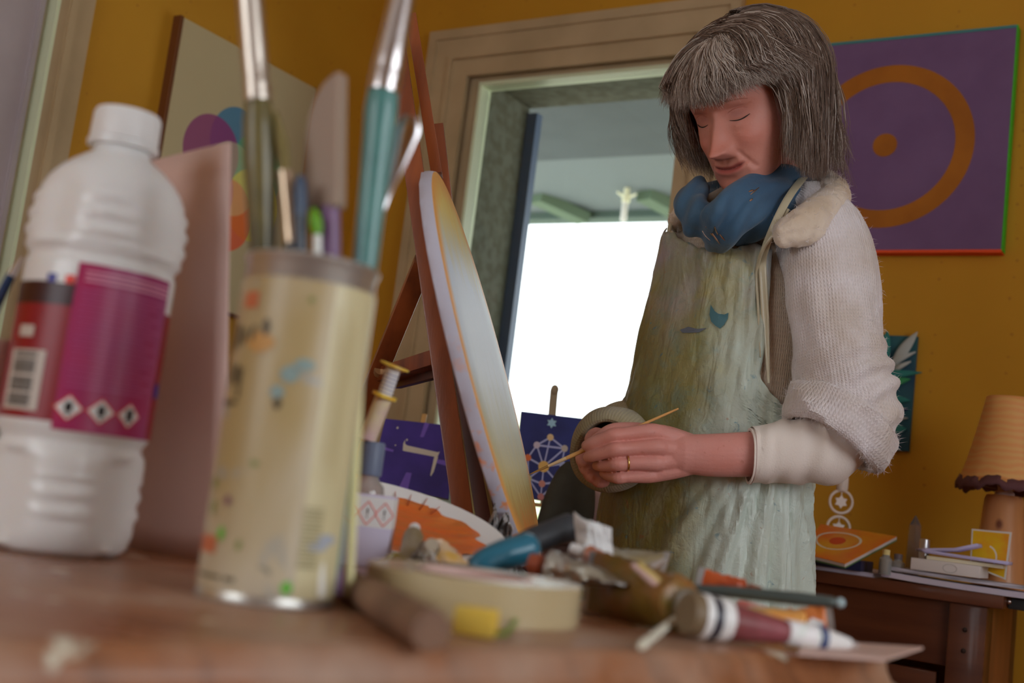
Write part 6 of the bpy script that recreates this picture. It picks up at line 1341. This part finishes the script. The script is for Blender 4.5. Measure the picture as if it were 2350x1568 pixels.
def splash(outline, m, nm):
    c = np.mean(outline, 0); n_ = len(outline); vs = [on_apron(*(c+(np.array(o)-c)*k)) for k in (.02, .35, .7, 1.0) for o in outline]
    mb = MB(); mb.add(vs, [(k*n_+i, k*n_+(i+1) % n_, (k+1)*n_+(i+1) % n_, (k+1)*n_+i) for k in range(3) for i in range(n_)]); return mb.build(nm, m, ap)
splash([(1631, 700), (1637, 712), (1648, 720), (1662, 722), (1672, 718), (1670, 732), (1662, 745), (1652, 754), (1642, 748), (1632, 738), (1628, 722)], mat('turquoise_paint', ph(56, 92, 100, .62), .5), 'turquoise_paint_splash')
splash([(1560, 757), (1580, 750), (1600, 755), (1622, 753), (1604, 763), (1580, 764), (1566, 764)], mat('indigo_paint', ph(72, 76, 84, .45), .5), 'indigo_paint_smear')
# trousers and shoes (behind the table)
tr_m = mat('dark_trousers', (.05, .05, .07), .8); mb = MB()
for sx in (-1, 1):
    hp_ = np.array([hipx, TY, .80])+L0_*sx*.085; kn = np.array([hipx, TY, .46])+L0_*sx*.085+F0*.01; an = np.array([hipx, TY, .10])+L0_*sx*.085
    mb.sweep([hp_+np.array([0, 0, .08]), (hp_+kn)/2, kn, an], [.072, .078, .070, .062], 24)
mb.build('trousers', tr_m, PB_)
for sx in (-1, 1):
    an = np.array([hipx, TY, .045])+L0_*sx*.085; mb = MB(); chain3(mb, [an-F0*.04, an+F0*.05, an+F0*.15], [.043, .043, .036], 20); mb.build('shoe', mat('dark_shoe_%d' % (sx+2), (.04, .035, .03), .5), PB_)
# wedding ring
rc_ = P(1441, 1063, 1.683); rd = P(1415, 1064, 1.682)-P(1458, 1063, 1.683); rd /= np.linalg.norm(rd); xr, yr, _ = frame_of(rd)
MB().sweep([rc_+(xr*cos(t_)+yr*sin(t_))*.0108 for t_ in np.linspace(0, 2*pi, 40, endpoint=False)], .0014, 10, loop=True).build('gold_ring', mat('gold', (.85, .58, .22), .2, 1.0), bo)
# wool fibres standing off the sleeve
fz = MB(); rf = np.random.default_rng(3); vs_, fs_ = [], []
src = []
for o_ in (bpy.data.objects['sleeve'], bpy.data.objects['cuff'], cl_, sw):
    m_ = o_.data; v_ = np.zeros(len(m_.vertices)*3); m_.vertices.foreach_get('co', v_); v_ = v_.reshape(-1, 3)+wloc(PB_); n_ = np.zeros(len(m_.vertices)*3); m_.vertices.foreach_get('normal', n_); n_ = n_.reshape(-1, 3)
    k_ = rf.choice(len(v_), min(len(v_), 1500)); src.append(np.hstack([v_[k_], n_[k_]]))
src = np.vstack(src); m = len(src); dirn = src[:, 3:]+rf.normal(0, .6, (m, 3)); dirn /= np.linalg.norm(dirn, axis=1, keepdims=True); L_ = rf.uniform(.003, .010, m)[:, None]
b_ = src[:, :3]-src[:, 3:]*.001; mid_ = b_+dirn*L_*.6+rf.normal(0, .0012, (m, 3)); tip = mid_+(dirn+rf.normal(0, .8, (m, 3)))*L_*.5
sdv = np.cross(dirn, rf.normal(0, 1, (m, 3))); sdv /= np.linalg.norm(sdv, axis=1, keepdims=True); sdv *= .00022; s3 = np.cross(dirn, sdv)
for q, kk_ in ((b_, 1), (mid_, .8)): 
    for w_ in (sdv, -.5*sdv+.866*s3, -.5*sdv-.866*s3): vs_.append(q+w_*kk_)
vs_.append(tip); VV = np.stack(vs_, 1).reshape(-1, 3); base_ = np.arange(m)*7
F_ = []
for j in range(3):
    j2 = (j+1) % 3; F_ += [np.stack([base_+j, base_+j2, base_+3+j2, base_+3+j], 1).tolist(), np.stack([base_+3+j, base_+3+j2, base_+6], 1).tolist()]
fz.add(VV, [t_ for l_ in F_ for t_ in l_]); fo = fz.build('wool_fuzz', mat('wool_fibre', SWC, .9), sw); fo['kind'] = 'stuff'
# ---- brush in her hand
b0, b1 = P(1213, 1090, 1.715), P(1557, 938, 1.700); dv_ = b1-b0
bx_ = lambda s: b0+dv_*s
t = thing('fine_brush', 'thin wooden paintbrush held in the left hand, its tip on the round canvas', 'paintbrush', bx_(.4))
MB().sweep([bx_(s) for s in (.24, .30, .55, .95, 1.0)], [.0026, .0030, .0026, .0017, .0013], 12).build('handle', mat('light_varnished_handle', ph(150, 112, 66, .38), .4, coat=.3), t)
MB().sweep([bx_(s) for s in (.13, .24, .25)], [.0021, .0028, .0028], 12).build('ferrule', mat('pinkish_ferrule', ph(170, 140, 110, .4), .35, .4), t)
MB().sweep([bx_(s) for s in (.0, .04, .10, .14)], [.0003, .0013, .0019, .0020], 10).build('bristles', mat('dark_gold_bristles', ph(110, 80, 40, .4), .6), t)
